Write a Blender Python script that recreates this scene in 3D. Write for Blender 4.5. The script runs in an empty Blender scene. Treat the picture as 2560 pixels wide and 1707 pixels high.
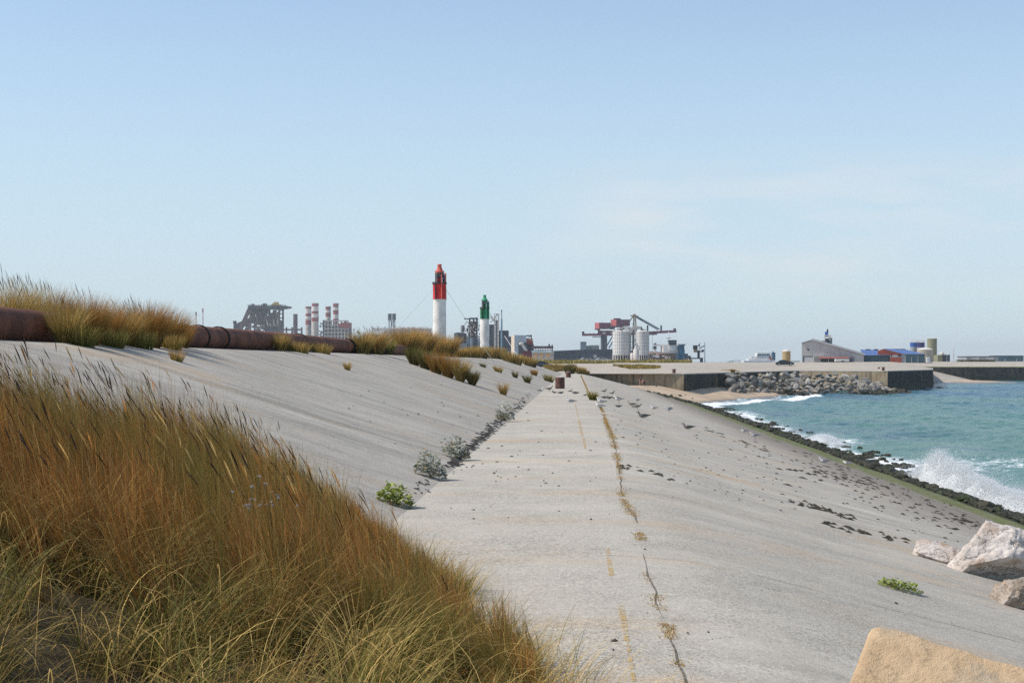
import bpy, bmesh, math, random
import numpy as np
from mathutils import Vector, Matrix

# ------------------------------------------------------------------ camera, sky, sun
S = bpy.context.scene
COL = S.collection
F, CX, CY, EYE = 3555.56, 1440.0, 904.0, 2.2          # focal length in photo pixels, vanishing point, eye height above the path
cam_d = bpy.data.cameras.new('camera'); cam = bpy.data.objects.new('camera', cam_d); COL.objects.link(cam)
cam.location = (0, 0, EYE); cam.rotation_euler = (math.radians(90), 0, 0)
cam_d.lens = 50; cam_d.sensor_width = 36
cam_d.shift_x = (1280 - CX) / 2560; cam_d.shift_y = (CY - 853.5) / 2560
cam_d.clip_start = 0.1; cam_d.clip_end = 60000
S.camera = cam
SUN_EL, SUN_AZ = math.radians(49), math.radians(-97)   # azimuth from +Y towards +X
sun_dir = Vector((math.sin(SUN_AZ) * math.cos(SUN_EL), math.cos(SUN_AZ) * math.cos(SUN_EL), math.sin(SUN_EL)))
world = bpy.data.worlds.new('World'); S.world = world; world.use_nodes = True
wt = world.node_tree; wn = wt.nodes; wn.clear()
wo = wn.new('ShaderNodeOutputWorld'); bg = wn.new('ShaderNodeBackground'); sky = wn.new('ShaderNodeTexSky')
sky.sky_type = 'NISHITA'; sky.sun_disc = False; sky.sun_elevation = SUN_EL; sky.sun_rotation = SUN_AZ
sky.altitude = 0; sky.air_density = 1.0; sky.dust_density = 0.2; sky.ozone_density = 3.0
bg.inputs['Strength'].default_value = 0.14
# thin clouds low over the horizon to the right
wtc = wn.new('ShaderNodeTexCoord'); wsep = wn.new('ShaderNodeSeparateXYZ'); wt.links.new(wtc.outputs['Generated'], wsep.inputs[0])
wmap = wn.new('ShaderNodeMapping'); wmap.inputs['Scale'].default_value = (5, 5, 26); wt.links.new(wtc.outputs['Generated'], wmap.inputs[0])
wno = wn.new('ShaderNodeTexNoise'); wno.inputs['Scale'].default_value = 1.3; wno.inputs['Detail'].default_value = 6; wno.inputs['Roughness'].default_value = .55
wt.links.new(wmap.outputs[0], wno.inputs['Vector'])
wr = wn.new('ShaderNodeMapRange'); wr.inputs[1].default_value = .44; wr.inputs[2].default_value = .70; wr.inputs[3].default_value = 0; wr.inputs[4].default_value = .8
wt.links.new(wno.outputs['Fac'], wr.inputs[0])
def wmaprange(src, a, b, c, d):
    n = wn.new('ShaderNodeMapRange'); n.interpolation_type = 'SMOOTHSTEP'
    for i, v in enumerate((a, b, c, d)): n.inputs[i + 1].default_value = v
    wt.links.new(src, n.inputs[0]); return n.outputs[0]
def wmul(a, b):
    n = wn.new('ShaderNodeMath'); n.operation = 'MULTIPLY'; wt.links.new(a, n.inputs[0]); wt.links.new(b, n.inputs[1]); return n.outputs[0]
cl = wmul(wmul(wr.outputs[0], wmaprange(wsep.outputs['Z'], .02, .07, 0, 1)), wmul(wmaprange(wsep.outputs['Z'], .10, .16, 1, 0), wmaprange(wsep.outputs['X'], -.05, .06, 0, 1)))
wmix = wn.new('ShaderNodeMix'); wmix.data_type = 'RGBA'; wmix.inputs['B'].default_value = (4.55, 4.85, 5.1, 1)
wpale = wn.new('ShaderNodeMix'); wpale.data_type = 'RGBA'; wpale.inputs['B'].default_value = (3.55, 4.40, 4.95, 1)   # milky sea air low down
wt.links.new(wmaprange(wsep.outputs['Z'], .34, -.02, .20, .90), wpale.inputs['Factor']); wt.links.new(sky.outputs[0], wpale.inputs['A'])
wt.links.new(cl, wmix.inputs['Factor']); wt.links.new(wpale.outputs['Result'], wmix.inputs['A'])
wt.links.new(wmix.outputs['Result'], bg.inputs['Color']); wt.links.new(bg.outputs[0], wo.inputs['Surface'])
sl = bpy.data.lights.new('sun', 'SUN'); sl.energy = 3.8; sl.angle = math.radians(.53); sl.color = (1, .93, .83)
so = bpy.data.objects.new('sun', sl); COL.objects.link(so); so.rotation_euler = sun_dir.to_track_quat('Z', 'Y').to_euler()
S.view_settings.view_transform = 'Standard'; S.view_settings.look = 'None'; S.view_settings.gamma = 1; S.view_settings.exposure = 0.24
S.cycles.use_denoising = False; S.cycles.max_bounces = 10; S.cycles.diffuse_bounces = 7; S.cycles.volume_bounces = 0; S.cycles.transparent_max_bounces = 8

rnd = random.Random(7); npr = np.random.default_rng(11)

# ------------------------------------------------------------------ helpers
def lin(r, g, b):
    f = lambda c: (c / 255 / 12.92) if c / 255 <= .04045 else ((c / 255 + .055) / 1.055) ** 2.4
    return (f(r), f(g), f(b))
def W(x, y, d): return ((x - CX) / F * d, d, EYE - (y - CY) / F * d)
def X_(x, d): return (x - CX) / F * d
def Z_(y, d): return EYE - (y - CY) / F * d

class Nodes:
    def __init__(self, name):
        self.m = bpy.data.materials.new(name); self.m.use_nodes = True
        self.t = self.m.node_tree; self.n = self.t.nodes
        self.b = self.n['Principled BSDF']; self.out = self.n['Material Output']
        self.geo = self.n.new('ShaderNodeNewGeometry'); self.pos = self.geo.outputs['Position']
    def new(self, t): return self.n.new(t)
    def link(self, a, b): self.t.links.new(a, b)
    def put(self, sock, v):
        if isinstance(v, bpy.types.NodeSocket): self.link(v, sock)
        elif isinstance(v, tuple) and len(v) == 3 and sock.type == 'RGBA': sock.default_value = (*v, 1)
        else: sock.default_value = v
    def noise(self, scale=1.0, detail=3, rough=.55, stretch=None, vec=None):
        v = vec or self.pos
        if stretch:
            mp = self.new('ShaderNodeMapping'); mp.inputs['Scale'].default_value = stretch; self.link(v, mp.inputs[0]); v = mp.outputs[0]
        n = self.new('ShaderNodeTexNoise'); n.inputs['Scale'].default_value = scale; n.inputs['Detail'].default_value = detail
        n.inputs['Roughness'].default_value = rough; self.link(v, n.inputs['Vector']); return n.outputs['Fac']
    def ramp(self, src, a, b, c=0.0, d=1.0):
        n = self.new('ShaderNodeMapRange'); n.interpolation_type = 'SMOOTHSTEP'
        for i, v in enumerate((a, b, c, d)): n.inputs[i + 1].default_value = v
        self.link(src, n.inputs[0]); return n.outputs[0]
    def math(self, op, a, b=None):
        n = self.new('ShaderNodeMath'); n.operation = op; self.put(n.inputs[0], a)
        if b is not None: self.put(n.inputs[1], b)
        return n.outputs[0]
    def mix(self, fac, a, b, mode='MIX'):
        n = self.new('ShaderNodeMix'); n.data_type = 'RGBA'; n.blend_type = mode
        self.put(n.inputs['Factor'], fac); self.put(n.inputs['A'], a); self.put(n.inputs['B'], b); return n.outputs['Result']
    def sep(self):
        n = self.new('ShaderNodeSeparateXYZ'); self.link(self.pos, n.inputs[0]); return n.outputs
    def bump(self, h, dist=.02, strength=.6):
        n = self.new('ShaderNodeBump'); n.inputs['Distance'].default_value = dist; n.inputs['Strength'].default_value = strength
        self.link(h, n.inputs['Height']); self.link(n.outputs[0], self.b.inputs['Normal'])
    def attr(self, name):
        n = self.new('ShaderNodeAttribute'); n.attribute_name = name; return n
    def done(self, col, rough=.8, spec=.3):
        self.put(self.b.inputs['Base Color'], col); self.put(self.b.inputs['Roughness'], rough)
        self.b.inputs['Specular IOR Level'].default_value = spec; return self.m

MATS = {}
def mat(name, rgb, rough=.75, vary=.18, scale=.6, metal=0.0, streak=False, spec=.3):
    """weathered paint / sheet / plaster: colour breaks up in patches and, if asked, in vertical runs"""
    if name in MATS: return MATS[name]
    N = Nodes(name); c = rgb
    dk = tuple(x * (1 - vary * 1.6) for x in c); lt = tuple(min(1, x * (1 + vary)) for x in c)
    f = N.noise(scale, 5, .62)
    col = N.mix(N.ramp(f, .3, .7), dk, lt)
    if streak:
        g = N.noise(scale * 1.5, 4, .6, stretch=(3, 3, .18))
        col = N.mix(N.ramp(g, .52, .75, 0, .55), col, tuple(x * .55 for x in c))
    N.b.inputs['Metallic'].default_value = metal
    MATS[name] = N.done(col, rough, spec); return MATS[name]

ORG = {}
def tag(o, label=None, cat=None, group=None, kind=None):
    if label: o['label'] = label
    if cat: o['category'] = cat
    if group: o['group'] = group
    if kind: o['kind'] = kind
    return o
def thing(name, label, cat, loc, group=None):
    o = bpy.data.objects.new(name, None); COL.objects.link(o); o.location = loc; o.empty_display_size = .3
    ORG[o.name] = Vector(loc); return tag(o, label, cat, group)
def link_mesh(name, me, parent=None, loc=None):
    o = bpy.data.objects.new(name, me); COL.objects.link(o)
    if parent is not None: o.parent = parent; ORG[o.name] = ORG[parent.name]
    else: o.location = loc or (0, 0, 0); ORG[o.name] = Vector(loc or (0, 0, 0))
    return o
def np_mesh(name, verts, faces, mats, smooth=False, midx=None):
    """verts (N,3) array, faces (M,k) array"""
    me = bpy.data.meshes.new(name); v = np.asarray(verts, dtype=np.float32); f = np.asarray(faces, dtype=np.int32); k = f.shape[1]
    me.vertices.add(len(v)); me.vertices.foreach_set('co', v.ravel())
    me.loops.add(f.size); me.loops.foreach_set('vertex_index', f.ravel())
    me.polygons.add(len(f)); me.polygons.foreach_set('loop_start', np.arange(len(f), dtype=np.int32) * k)
    me.polygons.foreach_set('loop_total', np.full(len(f), k, dtype=np.int32))
    if midx is not None: me.polygons.foreach_set('material_index', np.asarray(midx, dtype=np.int32))
    me.polygons.foreach_set('use_smooth', np.full(len(f), smooth, dtype=bool))
    for m in mats: me.materials.append(m)
    me.update(calc_edges=True); return me

class B:
    """collects shapes, links them as one mesh"""
    def __init__(s): s.v = []; s.f = []; s.mi = []; s.sm = []; s.mats = []
    def mx(s, m):
        if m not in s.mats: s.mats.append(m)
        return s.mats.index(m)
    def add(s, vs, fs, m, smooth=False):
        o = len(s.v); s.v += [tuple(p) for p in vs]; i = s.mx(m)
        for f in fs: s.f.append(tuple(a + o for a in f)); s.mi.append(i); s.sm.append(smooth)
        return s
    def box(s, x0, x1, y0, y1, z0, z1, m):
        vs = [(x, y, z) for z in (z0, z1) for y in (y0, y1) for x in (x0, x1)]
        return s.add(vs, [(0, 2, 3, 1), (4, 5, 7, 6), (0, 1, 5, 4), (2, 6, 7, 3), (0, 4, 6, 2), (1, 3, 7, 5)], m)
    def pbox(s, x0, x1, y0, y1, d, dep, m, zb=None):
        """a box that spans photo columns x0..x1 and rows y0..y1 at distance d, dep metres deep"""
        return s.box(X_(x0, d), X_(x1, d), d, d + dep, Z_(y1, d) if zb is None else zb, Z_(y0, d), m)
    def lathe(s, cx, cy, prof, m, n=20, smooth=True, cap=True):
        vs = []; fs = []
        for z, r in prof:
            for i in range(n):
                a = 2 * math.pi * i / n; vs.append((cx + r * math.cos(a), cy + r * math.sin(a), z))
        for j in range(len(prof) - 1):
            for i in range(n):
                k = (i + 1) % n; fs.append((j * n + i, j * n + k, (j + 1) * n + k, (j + 1) * n + i))
        s.add(vs, fs, m, smooth)
        if cap:
            s.add(vs[:n], [tuple(reversed(range(n)))], m); s.add(vs[-n:], [tuple(range(n))], m)
        return s
    def cyl(s, cx, cy, z0, z1, r, m, n=16): return s.lathe(cx, cy, [(z0, r), (z1, r)], m, n)
    def beam(s, p, q, w, m, n=4):
        p = Vector(p); q = Vector(q); d = (q - p); L = d.length
        if L < 1e-6: return s
        d.normalize(); u = d.orthogonal().normalized() if abs(d.z) > .999 else d.cross(Vector((0, 0, 1))).normalized(); t = u.cross(d)
        off = math.pi / n
        ring = [(u * math.cos(off + 2 * math.pi * i / n) + t * math.sin(off + 2 * math.pi * i / n)) * w * .7071 for i in range(n)]
        vs = [p + r for r in ring] + [q + r for r in ring]
        fs = [(i, (i + 1) % n, n + (i + 1) % n, n + i) for i in range(n)] + [tuple(reversed(range(n))), tuple(range(n, 2 * n))]
        return s.add(vs, fs, m, n > 6)
    def pbeam(s, x0, y0, x1, y1, d, w, m, dd=0): return s.beam(W(x0, y0, d), W(x1, y1, d + dd), w, m)
    def ring(s, cx, cy, z, r, w, m, n=20):
        for i in range(n):
            a = 2 * math.pi * i / n; b = 2 * math.pi * (i + 1) / n
            s.beam((cx + r * math.cos(a), cy + r * math.sin(a), z), (cx + r * math.cos(b), cy + r * math.sin(b), z), w, m)
        return s
    def prism(s, pts, y0, y1, m, axis='y'):
        """polygon pts (x,z) pushed from y0 to y1 (axis 'y'), or (y,z) pushed along x"""
        n = len(pts); mk = (lambda p, t: (p[0], t, p[1])) if axis == 'y' else (lambda p, t: (t, p[0], p[1]))
        vs = [mk(p, y0) for p in pts] + [mk(p, y1) for p in pts]
        fs = [tuple(range(n)), tuple(reversed(range(n, 2 * n)))] + [(i, i + n, (i + 1) % n + n, (i + 1) % n) for i in range(n)]
        return s.add(vs, fs, m)
    def lattice(s, p0, p1, q0, q1, w, m, nb=4):
        """a plane truss between edge p0-p1 and edge q0-q1"""
        p0, p1, q0, q1 = map(Vector, (p0, p1, q0, q1)); s.beam(p0, p1, w, m); s.beam(q0, q1, w, m)
        for i in range(nb + 1):
            t = i / nb; s.beam(p0.lerp(p1, t), q0.lerp(q1, t), w * .7, m)
            if i < nb:
                u = (i + 1) / nb
                s.beam(p0.lerp(p1, t), q0.lerp(q1, u), w * .6, m) if i % 2 else s.beam(q0.lerp(q1, t), p0.lerp(p1, u), w * .6, m)
        return s
    def build(s, name, parent=None, loc=None):
        me = bpy.data.meshes.new(name); org = ORG[parent.name] if parent is not None else Vector(loc or (0, 0, 0))
        me.from_pydata([(a - org.x, b - org.y, c - org.z) for a, b, c in s.v], [], s.f)
        for m in s.mats: me.materials.append(m)
        me.polygons.foreach_set('material_index', s.mi); me.polygons.foreach_set('use_smooth', s.sm)
        bm = bmesh.new(); bm.from_mesh(me); bmesh.ops.recalc_face_normals(bm, faces=bm.faces); bm.to_mesh(me); bm.free()
        return link_mesh(name, me, parent, tuple(org))

def copy_thing(o, loc, label=None, parent=None):
    c = o.copy(); COL.objects.link(c)
    if parent is not None: c.parent = parent
    else:
        c.location = loc
        if label: c['label'] = label
    for ch in list(o.children): copy_thing(ch, None, None, c)
    return c

def vnoise(x, y, seed=0):
    x = np.asarray(x, float); y = np.asarray(y, float); xi = np.floor(x).astype(np.int64); yi = np.floor(y).astype(np.int64); fx = x - xi; fy = y - yi
    fx = fx * fx * (3 - 2 * fx); fy = fy * fy * (3 - 2 * fy)
    def h(a, b):
        n = (a * 374761393 + b * 668265263 + seed * 974711) & 0x7fffffff; n = ((n ^ (n >> 13)) * 1274126177) & 0x7fffffff
        return ((n ^ (n >> 16)) & 0xffff) / 65535.0
    return (h(xi, yi) * (1 - fx) + h(xi + 1, yi) * fx) * (1 - fy) + (h(xi, yi + 1) * (1 - fx) + h(xi + 1, yi + 1) * fx) * fy
def fbm(x, y, o=4, seed=0):
    r = 0; a = .5; t = 0
    for i in range(o): r = r + a * vnoise(np.asarray(x) * 2 ** i, np.asarray(y) * 2 ** i, seed + i); t += a; a *= .5
    return r / t
def sstep(a, b, x): t = np.clip((np.asarray(x, float) - a) / (b - a), 0, 1); return t * t * (3 - 2 * t)
def grid_mesh(name, Xg, Yg, Zg, m, smooth=True):
    r, c = Xg.shape; v = np.stack([Xg, Yg, Zg], -1).reshape(-1, 3); i = np.arange(r * c).reshape(r, c)
    f = np.stack([i[:-1, :-1], i[:-1, 1:], i[1:, 1:], i[1:, :-1]], -1).reshape(-1, 4)
    return np_mesh(name, v, f, [m], smooth)

# ------------------------------------------------------------------ materials of the ground
def concrete(name, base, kind):
    N = Nodes(name); x, y, z = N.sep(); sc = lambda k: tuple(min(1, v * k) for v in base)
    big = N.noise(.22, 5, .62); mid = N.noise(1.3, 6, .68)
    col = N.mix(N.ramp(big, .3, .72), sc(.86), sc(1.06))
    col = N.mix(N.ramp(mid, .38, .66, 0, .55), col, sc(.76))
    if kind in ('left', 'sea'):                             # wash marks that run down the slope
        st = N.noise(1, 6, .68, stretch=(.13, 1.0, .13)); col = N.mix(N.ramp(st, .47, .66, 0, .85 if kind == 'left' else .5), col, sc(.6))
        st2 = N.noise(1, 5, .65, stretch=(.16, .6, .16)); col = N.mix(N.ramp(st2, .5, .68, 0, .55), col, sc(1.2))
    tn = N.noise(.33, 6, .66, stretch=(.5, 1.2, 1)); tf = N.ramp(tn, .51, .68, 0, .72)                     # tan stains
    col = N.mix(tf, col, (base[0] * 1.0, base[1] * .80, base[2] * .60))
    if kind == 'path': col = N.mix(N.ramp(N.noise(.8, 6, .7, stretch=(.25, 1.6, 1)), .55, .7, 0, .45), col, sc(.7))
    cellv = N.new('ShaderNodeTexWhiteNoise'); cellv.noise_dimensions = '1D'; N.link(N.math('FLOOR', N.math('DIVIDE', N.math('ADD', y, 4.1), 8.2)), cellv.inputs['W']); col = N.mix(N.math('MULTIPLY', cellv.outputs['Value'], .5), col, sc(.84))   # each cast bay a little different
    wob = N.math('ADD', y, N.math('MULTIPLY', N.noise(.5, 3), .5)); pp = N.math('PINGPONG', wob, 4.1)     # joints across the dyke
    jn = N.math('MULTIPLY', N.ramp(pp, .010, .045, 1, 0), N.ramp(N.noise(.9, 3), .42, .62, 0, .75)); col = N.mix(jn, col, sc(.3))
    if kind == 'sea':
        wx = N.math('ADD', x, N.math('ADD', N.math('MULTIPLY', N.noise(.25, 4), 2.4), N.math('MULTIPLY', N.noise(2.5, 3), 1.2)))
        col = N.mix(N.ramp(wx, 9.5, 15.6, 0, .7), col, (.20, .155, .125))
        col = N.mix(N.math('MULTIPLY', N.ramp(wx, 16.1, 17.0), N.ramp(N.noise(2.2, 5, .72), .36, .58, .2, 1)), col, (.15, .19, .024))
        gs = N.math('MULTIPLY', N.ramp(N.noise(1, 4, .6, stretch=(.9, .12, 1)), .58, .66, 0, .8), N.ramp(wx, 14.2, 15.6)); col = N.mix(gs, col, (.12, .15, .03))
        col = N.mix(N.ramp(wx, 18.4, 19.1), col, (.02, .024, .014))
        blot = N.math('MULTIPLY', N.ramp(N.noise(1, 6, .72, stretch=(1.0, 2.4, 1)), .60, .68), N.ramp(wx, 3, 9, 0, .7)); col = N.mix(blot, col, (.07, .06, .05))
    grit = []
    for s_, lo, hi, dk in ((75, .36, .56, .48), (30, .36, .56, .58), (11, .36, .58, .86), (3.2, .36, .58, .94)):
        grit.append(N.mix(N.ramp(N.noise(s_, 2, .8), lo, hi), (dk, dk, dk), (1.0, 1.0, 1.0)))
    m_ = grit[0]
    for q in grit[1:]: m_ = N.mix(1.0, m_, q, 'MULTIPLY')
    m_ = N.mix(N.ramp(N.noise(.5, 4, .65), .35, .65, 0, .55), m_, (.82, .82, .82))                       # worn smooth in places
    col = N.mix(1.0, col, m_, 'MULTIPLY')
    col = N.mix(N.ramp(N.noise(48, 2, .8), .60, .70, 0, .6), col, sc(1.55))
    N.bump(N.noise(60, 3, .7), .008, .5); return N.done(col, .9, .15)
M_path = concrete('path concrete', (.635, .578, .49), 'path')
M_slope = concrete('slope concrete', (.575, .525, .452), 'left')
M_sea_slope = concrete('sea slope concrete', (.63, .572, .485), 'sea')
def sandy(name, a, b, rough=.95):
    N = Nodes(name); f = N.noise(.35, 6, .62); col = N.mix(N.ramp(f, .35, .65), a, b)
    col = N.mix(N.ramp(N.noise(9, 4, .7), .35, .6, 0, .45), col, tuple(v * .55 for v in a)); N.bump(N.noise(14, 4, .6), .03, .5); return N.done(col, rough, .15)
M_soil = sandy('sand soil', (.30, .25, .17), (.42, .36, .26))
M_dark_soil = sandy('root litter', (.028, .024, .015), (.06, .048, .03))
M_quay = concrete('quay ground', (.62, .55, .46), 'quay')

# ------------------------------------------------------------------ dyke, ground, sea
PROF = [(-60, .6), (-30, .8), (-22, 1.6), (-16, 2.45), (-13.2, 2.62), (-11.9, 2.64), (-11.3, 2.60), (-10.6, 2.46), (-9.8, 2.24), (-6, 1.06), (-3.2, .205), (-2.52, .003),
        (-2.45, 0), (-1, .015), (.4, .01), (1.0, -.02), (1.7, -.13), (4, -.72), (17, -4.0), (24, -5.75)]
PX = np.array([p[0] for p in PROF]); PZ = np.array([p[1] for p in PROF])
def crack_x(y): return np.interp(y, [8, 9.7, 13, 18, 25, 36, 60, 120, 200, 262], [.66, .68, .72, .78, .82, .86, 1.05, 1.1, 1.1, 1.6])
END_Y = 262.0
QW = [(-4000, 262, 1.9), (-60, 262, 1.9), (-12, 262, 1.9), (3, 262, 1.9), (19.9, 262, 1.9), (30.9, 290, 1.9), (55, 352, 1.9), (74, 338, 1.9), (98, 391, 1.95), (118, 470, 2.1), (136, 553, 2.25), (150, 560, 2.3), (320, 562, 2.3), (700, 575, 2.3), (1500, 600, 2.3)]
QT = [(0, 0), (12, .16), (24, .26), (34, .52), (55, .82), (80, .96), (110, 1.0), (200, 1.0), (340, 1.0)]
def zground(x, y):
    x = np.asarray(x, float); y = np.asarray(y, float)
    zd = np.interp(x, PX, PZ)
    qx = np.array([q[0] for q in QW]); qy = np.array([q[1] for q in QW]); qp = np.array([q[2] for q in QW])
    t = y - np.interp(x, qx, qy); zp = np.interp(t, [a for a, b in QT], [b for a, b in QT]) * np.interp(x, qx, qp)
    return np.where(y < END_Y, zd, zp)
def G(px, py, dmin=6.0, dmax=330.0):
    """where the line of sight through photo pixel (px,py) meets the ground"""
    d = np.concatenate([np.arange(dmin, 60, .05), np.arange(60, dmax, .25)]); x = (px - CX) / F * d; z = EYE - (py - CY) / F * d
    h = np.where(z <= zground(x, d))[0]
    i = h[0] if len(h) else len(d) - 1
    return float(x[i]), float(d[i]), float(zground(x[i], d[i]))

def strip(name, xa, xb, nx, m, label_kind='structure'):
    ys = np.concatenate([np.arange(-12, 60, 1.0), np.arange(60, END_Y + .1, 4.0)]); 
    if ys[-1] < END_Y: ys = np.append(ys, END_Y)
    u = np.linspace(0, 1, nx)[None, :]; Xa = (xa(ys) if callable(xa) else np.full_like(ys, xa))[:, None]; Xb = (xb(ys) if callable(xb) else np.full_like(ys, xb))[:, None]
    Xg = Xa + (Xb - Xa) * u; Yg = np.repeat(ys[:, None], nx, 1); Zg = np.interp(Xg, PX, PZ)
    if name == 'sea_slope': Zg = Zg + .008 * (fbm(Xg * .35, Yg * .2, 3, 5) - .5) * sstep(1.5, 4, Xg)
    if name == 'embankment': Zg = Zg + .05 * (fbm(Xg * .3, Yg * .25, 3, 9) - .5) * sstep(-3.2, -5, -(-Xg) * 1.0)
    return tag(link_mesh(name, grid_mesh(name, Xg, Yg, Zg, m)), kind=label_kind)
strip('embankment', -12.3, -2.5, 50, M_slope)
strip('path', -2.5, crack_x, 10, M_path)
strip('sea_slope', crack_x, 24, 60, M_sea_slope)
tag(link_mesh('dune_ground', grid_mesh('dune_ground', *(lambda xs, ys: (np.meshgrid(xs, ys)[0], np.meshgrid(xs, ys)[1],
    np.interp(np.meshgrid(xs, ys)[0], PX, PZ) + .3 * (fbm(np.meshgrid(xs, ys)[0] * .4, np.meshgrid(xs, ys)[1] * .2, 3, 3) - .45) * sstep(-12.3, -13.5, np.meshgrid(xs, ys)[0])))(np.linspace(-60, -12.3, 60), np.linspace(-12, END_Y, 140)), M_soil)), kind='structure')
# the harbour ground behind the quay wall, and the flat land behind the dyke
qg = []
for x, y, pk in QW:
    row = [(x + .05 * t, y + t, z * pk) for t, z in QT]
    far = 640 if x < 140 else 1100
    if x <= -60: far = 4200
    elif x <= 20: far = 4200
    row.append((row[-1][0] * 1.1 if abs(x) > 30 else row[-1][0], max(y + 360, far * .6), pk)); row.append((row[-1][0] * 1.15 if x > 30 else row[-1][0], far, pk))
    qg.append(row)
qg = np.array(qg)
nq = 6; ext = []
for i in range(len(qg) - 1):
    for k in range(nq): ext.append(qg[i] + (qg[i + 1] - qg[i]) * k / nq)
ext.append(qg[-1]); ext = np.array(ext)
tag(link_mesh('ground', grid_mesh('ground', ext[..., 0], ext[..., 1], ext[..., 2], M_quay)), kind='structure')
gx, gy = np.meshgrid([-4000, -400, -59.9], [-300, 0, 262]); tag(link_mesh('inland_ground', grid_mesh('inland_ground', gx, gy, gx * 0 + .55, M_soil)), kind='structure')

# beach: sand falls from the wall's foot to the water
gx, gy = np.meshgrid(np.arange(6, 64, .8), np.arange(195, 352, 1.0))
ss = (gx - 22.8) * .937 - (gy - 246) * .354 + 1.6 * np.sin(gy * .06) + 1.5 * (fbm(gx * .12, gy * .12, 3, 2) - .5)
gz = np.clip(-5 - .22 * ss, -6.2, -2.15 - .01 * (gx - 8))
N = Nodes('beach sand'); _, _, z = N.sep(); f = N.noise(.3, 5, .6)
c = N.mix(N.ramp(f, .35, .65), (.40, .30, .205), (.50, .385, .27)); zz = N.math('ADD', z, N.math('MULTIPLY', N.noise(.15, 4), .5))
c = N.mix(N.ramp(zz, -4.85, -4.25, 1, 0), c, (.155, .125, .10)); rr = N.ramp(zz, -4.8, -4.3, .25, .95); N.bump(N.noise(3, 4), .06, .5); M_beach = N.done(c, rr, .3)
tag(link_mesh('beach', grid_mesh('beach', gx, gy, gz, M_beach)), kind='structure')
def zbeach(x, y): s_ = (x - 22.8) * .937 - (y - 246) * .354 + 1.6 * math.sin(y * .06); return float(np.clip(-5 - .22 * s_, -6.2, -2.15 - .01 * (x - 8)))

# the sea
def gridline(a, b, st, far_lo, far_hi):
    m = np.arange(a, b, st); up = b + np.geomspace(st, far_hi, 40); dn = a - np.geomspace(st, far_lo, 24)
    return np.concatenate([dn[::-1], m, up])
sx = gridline(14, 130, .6, 30000, 30000); sy = gridline(20, 420, .7, 300, 45000)
gx, gy = np.meshgrid(sx, sy)
near = sstep(130 + 60, 125, gx) * sstep(560, 400, gy) * sstep(5, 14, gx)
dsh = gx - (20.9 + 1.4 * (fbm(gy * .05, gy * 0 + 3, 3, 4) - .5))           # distance off the slope's rocks
bs = (gx - 22.8) * .937 - (gy - 246) * .354 + 1.6 * np.sin(gy * .06)          # distance off the beach
sw = np.sin((gx * .9 + gy * .18 + 3.5 * fbm(gx * .03, gy * .03, 3, 8)) * 2 * math.pi / 15.0)
chop = fbm(gx * .55, gy * .28, 4, 21) - .5; chop2 = fbm(gx * 1.1 + 9, gy * .5, 3, 31) - .5
gz = -5 + near * (.20 * sw * sstep(0, 14, dsh) + (.12 + .88 * sstep(-1, 9, dsh)) * (.42 * chop + .22 * chop2))
gz += near * .55 * np.exp(-((dsh - 3.2) / 1.5) ** 2) * sstep(.45, .75, fbm(gy * .06, gy * 0 + 7, 2, 40)) 
# foam: along the rocks, in wash sheets, along the beach breakers
w1 = np.exp(-np.clip(dsh - .2, 0, None) / 2.3) * (.80 + .4 * (fbm(gy * .08, gx * .1, 3, 12) - .5))
patch = lambda cx, cy, rx, ry: np.exp(-((gx - cx) / rx) ** 2 - ((gy - cy) / ry) ** 2)
w2 = .85 * patch(22.0, 66, 2.0, 16) + .45 * patch(25, 128, 3, 7) + .2 * patch(30, 100, 8, 5) + .3 * patch(24, 175, 4, 30)
w3 = 1.0 * np.exp(-((bs - 4.8 - 2.2 * np.sin(gy * .05 + .6)) / 2.2) ** 2) * sstep(215, 235, gy) * sstep(335, 300, gy) + .55 * np.exp(-(np.clip(bs, 0, None) / 6) ** 2) * sstep(190, 215, gy) * sstep(320, 285, gy)
w3 += .85 * np.exp(-((gy - 553) / 5.0) ** 2) * sstep(150, 160, gx) * sstep(205, 185, gx)
w4 = .34 * sstep(.62, .78, fbm(gx * .07 + gy * .02, gy * .035, 4, 55)) * near
foam = np.clip(w1 * near + w2 + w3 + w4, 0, 1.2)
N = Nodes('sea water'); x, y, z = N.sep(); fa = N.attr('foam').outputs['Fac']
dist = N.ramp(N.math('ADD', y, N.math('MULTIPLY', x, .9)), 190, 420)
deep = N.mix(dist, (.030, .142, .120), (.008, .078, .148))
deep = N.mix(N.ramp(N.noise(.035, 4, .6, stretch=(1, .5, 1)), .42, .62, 0, .7), deep, (.060, .160, .118))
deep = N.mix(N.math('MULTIPLY', N.ramp(x, 45, 26), N.ramp(N.noise(.09, 4, .6, stretch=(.6, 1.6, 1)), .5, .62, 0, .75)), deep, (.010, .055, .125))
lace = N.math('ADD', N.noise(1.1, 6, .72), N.math('MULTIPLY', N.math('SUBTRACT', N.noise(5, 4, .7), .5), .5))
ff = N.ramp(N.math('ADD', N.math('MULTIPLY', fa, .85), N.math('MULTIPLY', N.math('SUBTRACT', lace, .5), 1.1)), .40, .62)
caps = N.math('MULTIPLY', N.ramp(N.noise(.5, 6, .7, stretch=(.45, 1.3, 1)), .70, .76, 0, .8), N.ramp(y, 60, 200, .25, 1))
ff = N.math('MAXIMUM', ff, caps); c = N.mix(ff, deep, (.80, .83, .84)); N.link(N.ramp(ff, 0, 1, .16, .8), N.b.inputs['Roughness'])
h = N.math('ADD', N.noise(.55, 6, .66, stretch=(1, .55, 1)), N.math('MULTIPLY', N.noise(3.2, 4, .6, stretch=(1, .6, 1)), .3)); N.bump(h, .9, .8)
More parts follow.
